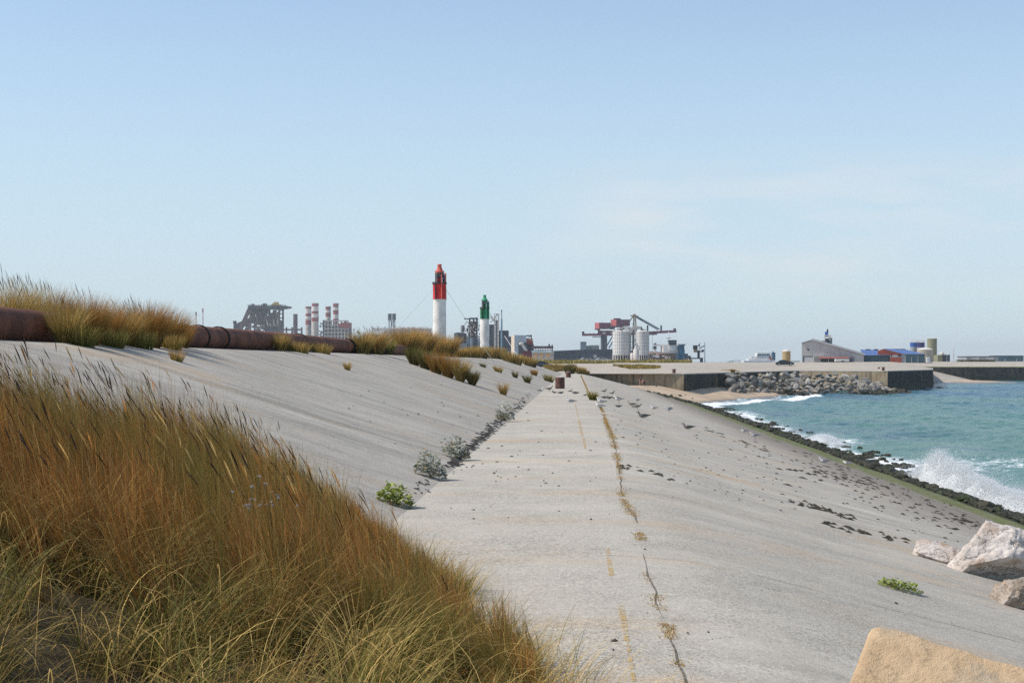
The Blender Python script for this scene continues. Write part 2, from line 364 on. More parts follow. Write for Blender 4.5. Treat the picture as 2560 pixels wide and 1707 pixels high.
N.put(N.b.inputs['Base Color'], c); N.b.inputs['IOR'].default_value = 1.33; N.b.inputs['Specular IOR Level'].default_value = .26
me = grid_mesh('sea', gx, gy, gz, N.m); at = me.attributes.new('foam', 'FLOAT', 'POINT'); at.data.foreach_set('value', foam.ravel().astype(np.float32))
tag(link_mesh('sea', me), kind='structure')

# ------------------------------------------------------------------ grass
def grass_material():
    N = Nodes('dune grass'); a = N.attr('tint'); c = a.outputs['Color']
    N.put(N.b.inputs['Base Color'], c); N.b.inputs['Roughness'].default_value = .7; N.b.inputs['Specular IOR Level'].default_value = .2
    t = N.new('ShaderNodeBsdfTranslucent'); N.link(c, t.inputs['Color']); mx = N.new('ShaderNodeMixShader'); mx.inputs[0].default_value = .32
    N.link(N.b.outputs[0], mx.inputs[1]); N.link(t.outputs[0], mx.inputs[2]); N.link(mx.outputs[0], N.out.inputs['Surface']); return N.m
M_grass = grass_material()
class Grass:
    def __init__(s): s.V = []; s.Fc = []; s.C = []; s.n = 0
    def blades(s, base, h, az, lean, curl, w, ca, cb, K=5, lens=False, rng=npr):
        """ribbons: base (N,3), height, azimuth of lean, lean angle at foot, extra bend to the tip, width, colours at foot and tip"""
        n = len(base); h, az, lean, curl, w = [np.broadcast_to(np.asarray(q, float), (n,)) for q in (h, az, lean, curl, w)]
        t = (np.arange(K) + .5) / K; th = lean[:, None] + curl[:, None] * t[None, :] ** 1.3
        dr = np.sin(th) * h[:, None] / K; dz = np.cos(th) * h[:, None] / K
        r = np.concatenate([np.zeros((n, 1)), np.cumsum(dr, 1)], 1); zz = np.concatenate([np.zeros((n, 1)), np.cumsum(dz, 1)], 1)
        ctr = base[:, None, :] + np.stack([r * np.cos(az)[:, None], r * np.sin(az)[:, None], zz], -1)
        fa = az + math.pi / 2 + rng.normal(0, .9, n); side = np.stack([np.cos(fa), np.sin(fa), np.zeros(n)], -1)
        u = np.arange(K + 1) / K; wp = (np.sin(np.pi * np.clip(u, .04, .98)) if lens else (1 - u) ** .6 * .92 + .06)
        off = side[:, None, :] * (w[:, None] * wp[None, :] / 2)[..., None]
        v = np.stack([ctr - off, ctr + off], 2).reshape(-1, 3)
        i = (np.arange(n) * (K + 1) * 2)[:, None] + (np.arange(K) * 2)[None, :]
        f = np.stack([i, i + 1, i + 3, i + 2], -1).reshape(-1, 4) + s.n
        c = ca[:, None, :] * (1 - u)[None, :, None] + cb[:, None, :] * u[None, :, None]; c = np.repeat(c[:, :, None, :], 2, 2).reshape(-1, 3)
        s.V.append(v); s.Fc.append(f); s.C.append(c); s.n += len(v); return ctr[:, -1, :], th[:, -1]
    def mesh(s, name):
        v = np.concatenate(s.V); me = np_mesh(name, v, np.concatenate(s.Fc), [M_grass], True)
        c = np.concatenate(s.C); a = me.attributes.new('tint', 'FLOAT_COLOR', 'POINT'); a.data.foreach_set('color', np.concatenate([c, np.ones((len(c), 1))], 1).astype(np.float32).ravel()); return me
RUST, ORANGE, STRAW, OLIVE, GREEN, HEAD, TAN = [np.array(q) for q in ((.34, .125, .030), (.50, .22, .048), (.72, .49, .17), (.20, .175, .036), (.115, .13, .03), (.075, .042, .026), (.48, .30, .11))]
def pick(n, cols, wts, rng, jit=.36):
    k = rng.choice(len(cols), n, p=np.array(wts) / sum(wts)); c = np.array(cols)[k]; return c * (1 + rng.normal(0, jit, (n, 1))).clip(.4, 1.8)
# foreground stand of dune grass on a low mound of blown sand
def fg_edge(y): return np.interp(y, [4.5, 6.5, 8, 9.6, 11, 13, 15, 17, 18.5, 20], [.5, .4, .32, .12, -.32, -1.0, -1.65, -2.2, -2.7, -4.6])
def fg_far(x): return np.interp(x, [-9, -6.5, -4.5, -3], [12.5, 14.5, 17, 19])
def mound(x, y):
    e = fg_edge(y) - x + .75 * (fbm(np.asarray(y) * .8, np.asarray(x) * .6, 3, 6) - .5); f = fg_far(x) - y
    return e, np.minimum(sstep(-.1, 2.6, e), sstep(-.2, 3.0, f)) * (.50 + .16 * (fbm(np.asarray(x) * .6, np.asarray(y) * .5, 3, 17) - .5))
gx, gy = np.meshgrid(np.arange(-9.5, 1.0, .12), np.arange(3.5, 20.5, .15)); e, md = mound(gx, gy)
gz = zground(gx, gy) + md - .03 + .05 * (fbm(gx * 3, gy * 3, 3, 14) - .5) * (md > .02)
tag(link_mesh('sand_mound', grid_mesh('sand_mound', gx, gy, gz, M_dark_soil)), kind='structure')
def fg_points(n, emin=0.0, rng=npr, ymin=4.8):
    x = rng.uniform(-9.2, .9, n); y = rng.uniform(ymin, 19.5, n); e, md = mound(x, y)
    k = (e > emin) & (y < fg_far(x)) & (x > -.47 * y - .7); x, y, e, md = x[k], y[k], e[k], md[k]
    return x, y, zground(x, y) + md - .04, e
rg = np.random.default_rng(5); g = Grass()
WIND = math.pi * .94
def hgt(x, y, e): return np.clip((.42 + .58 * sstep(.1, 2.0, e)) * (.82 + .3 * vnoise(x * .8, y * .8, 30)), .2, 1.3) * np.interp(y, [5, 7.5, 10], [.55, .8, 1.0])
# the tall rusty stand starts a little way back; in front of it the ground lies open and dark
def stand_front(x): return np.interp(x, [-6, -3.4, -2.2, -1.2, -.5, .3], [9.8, 9.7, 9.1, 8.6, 8.8, 9.5]) + 1.8 * (fbm(x * .9 + 3, x * 0, 3, 51) - .5)
cx_, cy2_, cz_, ce_ = fg_points(5200, .22, rg); k = cy2_ > stand_front(cx_) + rg.normal(0, .35, len(cx_)); cx_, cy2_, ce_ = cx_[k], cy2_[k], ce_[k]; cn = len(cx_)
c_az = WIND + rg.normal(0, .45, cn) + 1.4 * (fbm(cx_ * .5, cy2_ * .5, 2, 48) - .5); c_ln = rg.normal(.17, .12, cn); c_h = rg.uniform(.62, 1.12, cn); c_t = rg.random(cn); c_g = fbm(cx_ * .8, cy2_ * .6, 3, 46) + .10 * rg.normal(0, 1, cn); c_b = rg.uniform(.65, 1.35, cn)
T = rg.integers(0, cn, 66000); n = len(T); r_ = .08 * np.sqrt(rg.random(n)); a_ = rg.uniform(0, 6.28, n); x = cx_[T] + r_ * np.cos(a_); y = cy2_[T] + r_ * np.sin(a_); e = ce_[T]; z = zground(x, y) + mound(x, y)[1] - .04
h = hgt(x, y, e) * c_h[T] * rg.uniform(.7, 1.15, n) * (1 + .22 * sstep(-3.2, -2.2, x)); az = c_az[T] + rg.normal(0, .4, n); ln = c_ln[T] + rg.normal(.0, .08, n) + r_ * 1.2
ca = pick(n, [OLIVE * .7, RUST * .5, TAN * .6], [5, 4, 1.5], rg); cb = pick(n, [RUST, ORANGE, TAN, STRAW * .8], [6, 5, 2, .8], rg) * c_b[T][:, None]
gm = ((c_g > .56) | (cx_ > -2.4) & (c_t < .24))[T][:, None]; cb = np.where(gm, cb * .28 + np.where((c_t[T] < .2)[:, None], GREEN * .9, OLIVE * .85), cb)
g.blades(np.stack([x, y, z], -1), h, az, ln, rg.normal(.36, .22, n), rg.uniform(.0036, .0066, n), ca, cb, 4, rng=rg)
# tussocks of arching leaves
tx, ty, tz, te = fg_points(760, .02, rg, 6.2); tn = len(tx); T = rg.integers(0, tn, 42000); n = len(T); rad = .15 * np.sqrt(rg.random(n)); ta = rg.uniform(0, 6.28, n)
x = tx[T] + rad * np.cos(ta); y = ty[T] + rad * np.sin(ta); e = te[T]; keep = (y > stand_front(x) - 1.0) | (x > -1.9) | (fbm(tx[T] * .9, ty[T] * .9, 2, 52) > .44); tcol = rg.random(tn)[T][keep]; x, y, e, ta, rad = x[keep], y[keep], e[keep], ta[keep], rad[keep]; n = len(x); z = zground(x, y) + mound(x, y)[1] - .04
th_ = rg.uniform(.5, 1.2, tn)[T][keep]; h = (.40 + .34 * sstep(0, 2, e)) * rg.uniform(.5, 1.15, n) * th_; az = ta + rg.normal(0, .6, n); az = np.where(rg.random(n) < .3, rg.normal(-.5, .7, n), az)
ca = pick(n, [OLIVE, GREEN, TAN], [5, 4, 2], rg); cb = pick(n, [OLIVE, STRAW, GREEN, TAN], [4, 3, 3, 3], rg); cb = np.where((tcol > .66)[:, None], cb * .4 + STRAW * .6, np.where((tcol < .3)[:, None], cb * .35 + GREEN * .8, np.where((tcol < .48)[:, None], cb * .3 + ORANGE * .6, cb)))
dkf = np.where((x < -1.7 + .5 * rg.normal(0, 1, n)) & (y < 9.4) & (rg.random(n) < .8), .55, 1.08)[:, None]; ca = ca * dkf; cb = cb * dkf      # shade low in the open front, put into the leaf colours
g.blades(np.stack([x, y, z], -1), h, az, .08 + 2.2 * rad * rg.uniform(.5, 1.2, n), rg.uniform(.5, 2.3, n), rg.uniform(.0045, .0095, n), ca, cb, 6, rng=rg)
# dry litter low down at the front and along the right edge
x, y, z, e = fg_points(30000, -.05, rg); k = (y > 9) | (x > -1.9) | (rg.random(len(x)) < 1.1); x, y, z, e = x[k], y[k], z[k], e[k]; n = len(x)
g.blades(np.stack([x, y, z], -1), rg.uniform(.12, .42, n), rg.uniform(0, 6.28, n), rg.uniform(.3, 1.2, n), rg.uniform(.2, 1.2, n), rg.uniform(.002, .0045, n), pick(n, [TAN, OLIVE], [1, 1], rg), pick(n, [STRAW, TAN, OLIVE], [3, 2, 1.4], rg), 4, rng=rg)
x, y, z, e = fg_points(26000, .3, rg); k = (y < 10.5) & (x < -1.2); x, y, z, e = x[k], y[k], z[k], e[k]; n = len(x)
g.blades(np.stack([x, y, z], -1), rg.uniform(.1, .5, n), rg.uniform(0, 6.28, n), rg.uniform(.1, 1.1, n), rg.uniform(.2, 1.4, n), rg.uniform(.0025, .006, n), pick(n, [HEAD, OLIVE * .5], [1, 1], rg), pick(n, [OLIVE * .6, TAN * .6, HEAD, STRAW * .6], [3, 2, 2, 1], rg), 4, rng=rg)
# long pale blades that arch out over the dark front
x, y, z, e = fg_points(5200, .0, rg, 6.3); k = (y < stand_front(x) + .4); x, y, z = x[k], y[k], z[k]; n = len(x)
g.blades(np.stack([x, y, z], -1), rg.uniform(.5, 1.0, n), rg.normal(-.3, 1.2, n), rg.uniform(.1, .45, n), rg.uniform(1.3, 2.5, n), rg.uniform(.004, .0085, n), pick(n, [STRAW, OLIVE], [2, 1], rg), pick(n, [STRAW, TAN, OLIVE], [5, 1, 1.4], rg), 8, rng=rg)
# loose straws and thin stalks that lean out over the concrete along the edge
x, y, z, e = fg_points(30000, -.16, rg); k = e < .25; x, y, z, e = x[k], y[k], z[k], e[k]; n = len(x)
g.blades(np.stack([x, y, z], -1), rg.uniform(.15, .75, n) * rg.uniform(.5, 1, n), rg.normal(-.2, .9, n), rg.uniform(.1, .8, n), rg.uniform(.2, 1.6, n), rg.uniform(.003, .006, n), pick(n, [OLIVE, TAN, GREEN], [2, 1, 1], rg), pick(n, [STRAW, TAN, OLIVE], [3, 1, 2], rg), 6, rng=rg)
# seed heads on tall stems
x, y, z, e = fg_points(3600, .5, rg); k = y > stand_front(x) + .2; x, y, z, e = x[k], y[k], z[k], e[k]; n = len(x); h = hgt(x, y, e) * rg.uniform(.85, 1.2, n) * (1 + .2 * sstep(-3.2, -2.2, x)); dk = rg.random(n) < np.interp(x, [-5, -1.5], [.72, .3])
az = WIND + rg.normal(0, .35, n); tip, th = g.blades(np.stack([x, y, z], -1), h, az, rg.normal(.2, .07, n), rg.normal(.36, .1, n), np.full(n, .003), pick(n, [OLIVE, TAN], [1, 1], rg), pick(n, [TAN, RUST], [1, 1], rg), 5, rng=rg)
hc = np.where(dk[:, None], pick(n, [HEAD], [1], rg), pick(n, [ORANGE * 1.1, STRAW * .85], [1, 1], rg)); hl = rg.uniform(.10, .22, n)
for q in range(2): g.blades(tip - np.array([0, 0, .005]), hl, az, th, rg.normal(.15, .08, n), hl * .05 + .003, hc, hc * .9, 6, lens=True, rng=np.random.default_rng(50 + q))
tag(link_mesh('dune_grass', g.mesh('dune_grass')), 'dense stand of rust brown and olive dune grass leaning in the wind, close by', 'grass', kind='stuff')
# small pale blue flower heads among the grass
b = B(); M_fl = mat('pale flower', (.46, .46, .48), .8, .1, 20)
for i in range(22):
    px = rnd.gauss(640, 55); py = rnd.gauss(1248, 26); d = rnd.uniform(9.6, 10.6); p = Vector(W(px, py, d))
    for k in range(6): a = rnd.uniform(0, 6.28); r = rnd.uniform(.002, .014); b.beam(p + Vector((r * math.cos(a), r * math.sin(a), rnd.uniform(-.01, .01))), p + Vector((r * math.cos(a), r * math.sin(a), .006)), .008, M_fl, 5)
    b.beam(p, p - Vector((.05, 0, .5)), .004, mat('flower stalk', (.16, .18, .08)))
tag(b.build('sea_lavender'), 'loose sprinkle of pale blue flower heads inside the tall foreground grass', 'flowers', kind='stuff')

# tussocks
def tussock(name, px, pyb, pyt, pw, label, d=None, mixc='olive', n=420, dens=1.0, heads=0, group=None, zbase=None, seed=0, hs=1.0):
    rr = np.random.default_rng(100 + seed + int(px) * 7 + int(pyb))
    if d is None: bx, by, bz = G(px, pyb)
    else: bx, by, bz = X_(px, d), d, float(zground(X_(px, d), d))
    if zbase is not None: bz = zbase
    k = by / F; R = pw * k / 2; H = max(.12, (pyb - pyt) * k * 1.08) * hs; n = int(n * dens)
    ang = rr.uniform(0, 6.28, n); rad = R * .55 * np.sqrt(rr.random(n)); x = bx + rad * np.cos(ang); y = by + rad * np.sin(ang) * .8 
    z = zground(x, y) - .02 if zbase is None else np.full(n, bz)
    out = ang + rr.normal(0, .5, n); cols = {'olive': ([OLIVE, GREEN, STRAW], [4, 2, 2], [OLIVE, ORANGE, STRAW, TAN], [3, 1, 2, 2]), 'rust': ([OLIVE, RUST, GREEN], [3, 2, 1], [ORANGE, RUST, TAN, OLIVE], [3, 3, 2, 2.4]),
            'green': ([GREEN, OLIVE], [3, 2], [OLIVE, GREEN, STRAW], [3, 2, 1.5]), 'gold': ([OLIVE, GREEN, TAN], [3, 1, 1], [ORANGE * 1.1, TAN, STRAW, OLIVE], [3, 3, 2, 2.2]), 'dark': ([GREEN * .6, OLIVE * .6], [2, 2], [OLIVE * .8, GREEN * .7, TAN * .8], [3, 2, 1.5])}[mixc]
    g = Grass(); w = max(.006, .75 * k)
    g.blades(np.stack([x, y, z], -1), H * rr.uniform(.55, 1.1, n), out, .08 + .75 * rad / max(R, .01) * rr.uniform(.3, 1, n), rr.uniform(.1, .9, n), w * rr.uniform(.7, 1.4, n), pick(n, cols[0], cols[1], rr), pick(n, cols[2], cols[3], rr), 5, rng=rr)
    if heads:
        q = rr.integers(0, n, heads); az = WIND + rr.normal(0, .3, heads); bs_ = np.stack([x[q], y[q], z[q]], -1)
        tip, th = g.blades(bs_, H * rr.uniform(.72, .98, heads), az, rr.normal(.1, .06, heads), rr.normal(.25, .1, heads), w * .6, pick(heads, [OLIVE], [1], rr), pick(heads, [TAN], [1], rr), 4, rng=rr)
        hc = pick(heads, [HEAD, TAN * .6], [3, 1], rr); g.blades(tip, H * rr.uniform(.16, .26, heads), az, th, np.full(heads, .1), w * 1.9, hc, hc, 5, lens=True, rng=rr)
    for v in g.V: v -= np.array([bx, by, bz])
    return tag(link_mesh(name, g.mesh(name), None, (bx, by, bz)), label, 'grass clump', group)
GB = 'grass clumps along the crest'
for i, (px, pb, pt, pw, mc, nn, hd, X0, lab) in enumerate([
    (5, 862, 722, 120, 'olive', 1800, 60, -13.1, 'tall olive grass with dark heads behind the pipe at the very left edge'),
    (70, 862, 726, 120, 'olive', 1800, 50, -13.2, 'olive and rust grass with dark seed heads, over the middle of the left pipe stretch'),
    (125, 862, 735, 110, 'rust', 1700, 26, -13.1, 'rust tinged grass clump standing right behind the visible left end of the pipe'),
    (165, 862, 768, 84, 'olive', 1100, 6, -11.35, 'straggly olive grass clump at the right end of the dark left pipe stretch'),
    (215, 862, 748, 110, 'rust', 2200, 16, -11.4, 'rust brown grass clump with a ragged top hanging over the hidden stretch of pipe'),
    (262, 862, 768, 90, 'rust', 1500, 4, -11.5, 'rust brown grass clump next right of the ragged topped one'),
    (305, 864, 776, 100, 'gold', 1500, 4, -11.4, 'golden grass clump between two rust brown clumps on the crest'),
    (365, 866, 764, 120, 'rust', 2400, 8, -11.4, 'biggest rust orange grass clump sprawling over the pipe'),
    (420, 868, 782, 90, 'rust', 1600, 4, -11.4, 'rust orange grass clump right of the biggest one'),
    (452, 872, 808, 60, 'rust', 900, 2, -11.4, 'rust orange grass clump where the pipe comes back into view'),
    (205, 872, 818, 110, 'green', 800, 0, -11.0, 'low dark green and straw grass at the foot of the rust brown clumps'),
    (280, 872, 824, 110, 'green', 800, 0, -11.0, 'low green and straw grass at the foot of the golden clump'),
    (350, 874, 826, 110, 'green', 700, 0, -11.0, 'low green grass at the foot of the biggest rust orange clump'),
    (430, 878, 838, 80, 'olive', 600, 0, -11.0, 'low dry grass on pale sand below the right end of the rust orange clumps'),
    (702, 874, 832, 34, 'olive', 700, 0, -11.45, 'narrow olive grass clump growing against the pipe between two collars'),
    (745, 878, 852, 90, 'olive', 700, 0, -11.3, 'low olive grass on pale sand along the pipe'),
    (800, 882, 858, 90, 'olive', 600, 0, -11.3, 'thin dry grass on the sand in front of the pipe near the striped chimneys'),
    (905, 888, 836, 56, 'olive', 1300, 20, -11.5, 'olive tussock with upright stalks in front of the last pipe stretch'),
    (940, 888, 834, 54, 'gold', 1300, 16, -11.5, 'golden olive tussock beside the last dark pipe collar'),
    (972, 888, 850, 34, 'green', 500, 0, -11.6, 'small green tussock just right of the last dark pipe collar')]):
    tussock('grass_clump', px, pb, pt, pw, lab, d=X0 / ((px - CX) / F), mixc=mc, n=nn, heads=hd, group=GB, seed=i, hs=1.12)
for i, (px, pb, pt, pw, mc, nn, lab) in enumerate([
    (1016, 886, 836, 84, 'gold', 1500, 'golden dune clump left of the red lighthouse, wide and domed'),
    (1055, 886, 836, 72, 'gold', 1300, 'golden dune clump right in front of the red lighthouse, on its left'),
    (1096, 897, 862, 44, 'gold', 1100, 'golden clump hiding the very foot of the red lighthouse'),
    (1118, 893, 852, 64, 'gold', 1300, 'round golden green dune clump at the foot of the red lighthouse'),
    (1030, 904, 866, 50, 'rust', 900, 'dark rust clump at the top of the row running down the slope'),
    (1150, 892, 866, 40, 'gold', 700, 'small golden clump right of the round clump by the red lighthouse'),
    (1195, 903, 870, 80, 'olive', 1100, 'wide yellow green dune clump in front of the green lighthouse'),
    (1235, 906, 873, 80, 'olive', 1100, 'yellow green dune clump just right of the green lighthouse'),
    (1280, 909, 880, 80, 'olive', 1000, 'yellow green dune clump below the cream and grey factory block'),
    (1320, 914, 888, 60, 'olive', 800, 'dune clump sloping down in front of the orange panelled shed'),
    (1175, 906, 876, 50, 'olive', 600, 'small olive clump between the two lighthouses'),
    (1255, 914, 892, 40, 'dark', 500, 'dark clump at the foot of the guy wire below the green lighthouse'),
    (1330, 918, 898, 34, 'dark', 500, 'dark clump at the end of the row of dunes')]):
    tussock('grass_clump', px, pb, pt, pw, lab, d=12.0 / ((CX - px) / F) if px < 1270 else 240 - (1345 - px) * .6, mixc=mc, n=int(nn * 1.5), group='dune clumps around the lighthouses', seed=40 + i, hs=1.35 if px < 1150 else .95)
for i, (px, pb, pt, pw, mc, lab) in enumerate([
    (1035, 912, 878, 40, 'dark', 'uppermost dark tussock of the row growing down a slope joint'), (1062, 922, 888, 40, 'dark', 'second tussock from the top of the row down the slope joint'),
    (1090, 933, 892, 42, 'rust', 'rusty tussock in the middle of the row down the slope joint'), (1120, 943, 898, 44, 'rust', 'broad rusty tussock low in the row down the slope joint'),
    (1150, 953, 910, 36, 'olive', 'olive tussock with pale stalks low in the row down the slope joint'), (1180, 962, 934, 28, 'dark', 'lowest thin dark tussock of the row down the slope joint')]):
    tussock('grass_tussock', px, pb, pt, pw, lab, mixc=mc, n=900, group='tussocks in a slope joint', seed=70 + i, hs=1.35)
for i, (px, pb, pt, pw, mc, nn, lab) in enumerate([
    (335, 868, 846, 44, 'olive', 260, 'small yellow green tuft at the upper edge of the bare slope'), (442, 904, 868, 46, 'gold', 320, 'golden tuft with yellow flowers alone on the upper slope'),
    (868, 924, 902, 24, 'gold', 180, 'tiny golden tuft alone in the middle of the bare slope'), (1258, 987, 952, 26, 'gold', 220, 'golden tuft alone on the lower slope left of the path'),
    (1288, 944, 926, 20, 'dark', 180, 'dark tuft left of the bollards, nearest the path'), (1318, 957, 934, 26, 'dark', 240, 'dark brown tuft on the slope left of the nearer bollard'),
    (1335, 938, 922, 26, 'rust', 240, 'rust tuft high on the slope left of the farther bollard'), (1372, 954, 934, 40, 'green', 300, 'green tuft touching the left side of the nearer bollard'),
    (1245, 930, 914, 34, 'olive', 260, 'olive tuft under the end of the guy wire'), (1208, 918, 906, 24, 'dark', 160, 'small grey green tuft between slope slabs'),
    (1482, 1000, 976, 32, 'green', 420, 'bright green tuft growing out of the crack among the gulls')]):
    tussock('grass_tuft', px, pb, pt, pw, lab, mixc=mc, n=nn, group='scattered tufts', seed=90 + i)
# grass and moss in the long crack, stuff
CR = [(1455, 945), (1462, 960), (1470, 978), (1480, 992), (1499, 1016), (1508, 1030), (1514, 1052), (1520, 1066), (1530, 1090), (1538, 1118), (1542, 1140), (1547, 1170), (1551, 1195), (1553, 1232), (1562, 1258), (1577, 1280), (1588, 1292), (1601, 1346), (1612, 1400), (1616, 1440), (1638, 1478), (1642, 1510), (1655, 1540), (1672, 1575), (1683, 1620), (1695, 1650), (1712, 1700)]
CP = [G(px, py) for px, py in CR]; rg = np.random.default_rng(77); g = Grass(); bx = []; bh = []
CL = lambda y: np.interp(y, [p[1] for p in CP[::-1]], [p[0] for p in CP[::-1]])
for (a, b_, dens, hh) in [(30, 60, 62, .05), (60, 75, 46, .05), (75, 100, 8, .06), (100, 150, 9, .05), (150, 225, 5, .05), (24, 30, 45, .035), (20, 24, 150, .045), (17.6, 18.4, 190, .05), (14.2, 14.9, 60, .03), (11.3, 12.0, 260, .035), (10.3, 10.9, 200, .035), (13.1, 13.5, 220, .03), (9.4, 9.8, 160, .03), (12.6, 13.0, 120, .03)]:
    n = int((b_ - a) * dens * 1.6); y = rg.uniform(a, b_, n); y = y[vnoise(y * 1.3, y * 0 + 2, 3) > .28]; n = len(y)
    x = CL(y) + rg.normal(0, .022 + .04 * vnoise(y * .8, y * 0, 8), n); bx.append(np.stack([x, y, zground(x, y)], -1)); bh.append(hh * rg.uniform(.5, 1.3, n) * (1 + y / 120))
p = np.concatenate(bx); n = len(p); g.blades(p, np.concatenate(bh) * np.where(p[:, 1] < 26, .62, 1), rg.choice([1.57, 4.71], n) + rg.normal(0, .8, n), rg.uniform(.3, 1.2, n), rg.uniform(.2, 1.0, n), np.maximum(.008, p[:, 1] * .00022), pick(n, [OLIVE, TAN, RUST], [3, 3, 1], rg), pick(n, [OLIVE, TAN, ORANGE, STRAW], [2.4, 2.5, 2, 1.5], rg), 3, rng=rg)
tag(link_mesh('crack_grass', g.mesh('crack_grass')), 'thin line of golden weeds filling the long crack beside the path', 'weeds', kind='stuff')
# the crack itself: a dark open joint
cy_ = np.arange(8.5, 240, .12); jx = CL(cy_) + .03 * (vnoise(cy_ * 2.2, cy_ * 0, 61) - .5) ; wd = (.0015 + .0085 * vnoise(cy_ * 1.5, cy_ * 0 + 4, 62)) * np.interp(cy_, [8, 30, 200], [1, 1.4, 3.0]) * sstep(.34, .5, fbm(cy_ * .9, cy_ * 0 + 9, 3, 66))
cv = np.stack([np.stack([jx - wd, cy_, zground(jx - wd, cy_) + .005], -1), np.stack([jx + wd, cy_, zground(jx + wd, cy_) + .005], -1)], 1).reshape(-1, 3); i = np.arange(len(cy_) - 1) * 2
hair = []
for pl, w in [([(1700, 1311), (1740, 1318), (1800, 1328), (1862, 1338)], 1.5), ([(1690, 1603), (1730, 1605), (1770, 1599), (1820, 1594), (1865, 1590)], 1.6), ([(1470, 1518), (1540, 1524), (1590, 1527), (1640, 1537)], 2.2), ([(1300, 1537), (1360, 1535), (1402, 1539)], 1.2), ([(368, 866), (420, 888), (470, 911)], 2.0), ([(850, 906), (930, 921), (1010, 938), (1100, 957), (1200, 977)], 1.1), ([(1180, 912), (1250, 938), (1330, 970), (1372, 988)], 1.0), ([(1130, 905), (1200, 928), (1290, 961), (1350, 985)], 1.0), ([(1100, 975), (1135, 989)], 1.6),
              ([(1330, 1000), (1420, 1001), (1490, 1003)], 1.0), ([(1345, 988), (1430, 989), (1480, 991)], .9), ([(1260, 1125), (1350, 1128), (1440, 1130), (1530, 1133)], .9), ([(1780, 1085), (1850, 1110), (1930, 1140), (2010, 1172)], 1.1), ([(1560, 1160), (1640, 1178), (1730, 1200)], 1.2), ([(1650, 1245), (1760, 1268), (1900, 1310), (2040, 1362)], 1.0), ([(620, 905), (760, 950), (900, 1000), (1020, 1045)], 1.0), ([(420, 920), (560, 975), (700, 1032), (850, 1100)], 1.0)]:
    pts = np.array([p_ for p_ in pl], float); tt = np.linspace(0, len(pts) - 1, 60); qx_ = np.interp(tt, range(len(pts)), pts[:, 0]); qy_ = np.interp(tt, range(len(pts)), pts[:, 1]); gp = np.array([G(a_, b_2) for a_, b_2 in zip(qx_, qy_)])
    dv = np.gradient(gp[:, :2], axis=0); dv /= np.linalg.norm(dv, axis=1)[:, None]; nv = np.stack([-dv[:, 1], dv[:, 0]], -1); ww = (w * gp[:, 1] / F * (.15 + .9 * vnoise(tt * 9, tt * 0 + len(hair), 63)) * (vnoise(tt * 5, tt * 0 + len(hair) + 30, 64) > .3))[:, None]
    for sgn in (-1, 1):
        e_ = gp[:, :2] + sgn * nv * ww * .5; hair.append(np.stack([e_[:, 0], e_[:, 1], zground(e_[:, 0], e_[:, 1]) + .004], -1))
hv = []; hf = []; ho = 0
for k_ in range(0, len(hair), 2):
    hv.append(np.stack([hair[k_], hair[k_ + 1]], 1).reshape(-1, 3)); ii = np.arange(59) * 2 + ho; hf.append(np.stack([ii, ii + 1, ii + 3, ii + 2], -1)); ho += 120
tag(link_mesh('slab_joints', np_mesh('slab_joints', np.concatenate(hv), np.concatenate(hf), [mat('joint dirt', (.10, .085, .065), .95, .4, 9)])), kind='structure')
tag(link_mesh('crack', np_mesh('crack', cv, np.stack([i, i + 1, i + 3, i + 2], -1), [mat('crack dirt', (.16, .135, .105), .95, .4, 9)])), kind='structure')
# yellow painted dashes, broken up by wear
def ppoly(b, pts, m, lift=.004):
    vs = []
    for px, py in pts: x, y, z = G(px, py); vs.append((x, y, z + lift))
    b.add(vs, [tuple(range(len(vs)))], m)
b = B(); N = Nodes('worn yellow paint'); tr = N.new('ShaderNodeBsdfTransparent'); mx = N.new('ShaderNodeMixShader'); m_ = N.math('MULTIPLY', N.ramp(N.noise(9, 5, .7), .42, .58), .66)
N.done(N.mix(N.noise(20, 3), (.50, .33, .12), (.58, .42, .19)), .9); N.link(m_, mx.inputs[0]); N.link(tr.outputs[0], mx.inputs[1]); N.link(N.b.outputs[0], mx.inputs[2]); N.link(mx.outputs[0], N.out.inputs['Surface']); M_yel = N.m
for seg in [[(1516, 1372), (1524, 1372), (1528, 1400), (1536, 1440), (1522, 1440), (1517, 1400)], [(1545, 1515), (1560, 1515), (1568, 1560), (1574, 1606), (1562, 1606), (1553, 1560)], [(1565, 1612), (1575, 1612), (1582, 1660), (1590, 1706), (1580, 1706), (1572, 1660)],
            [(1436, 1012), (1440, 1012), (1448, 1046), (1446, 1046)], [(1444, 1050), (1450, 1050), (1459, 1090), (1452, 1090)], [(1455, 1094), (1462, 1094), (1466, 1122), (1460, 1122)]]: ppoly(b, seg, M_yel)
tag(b.build('path_marking'), kind='structure')

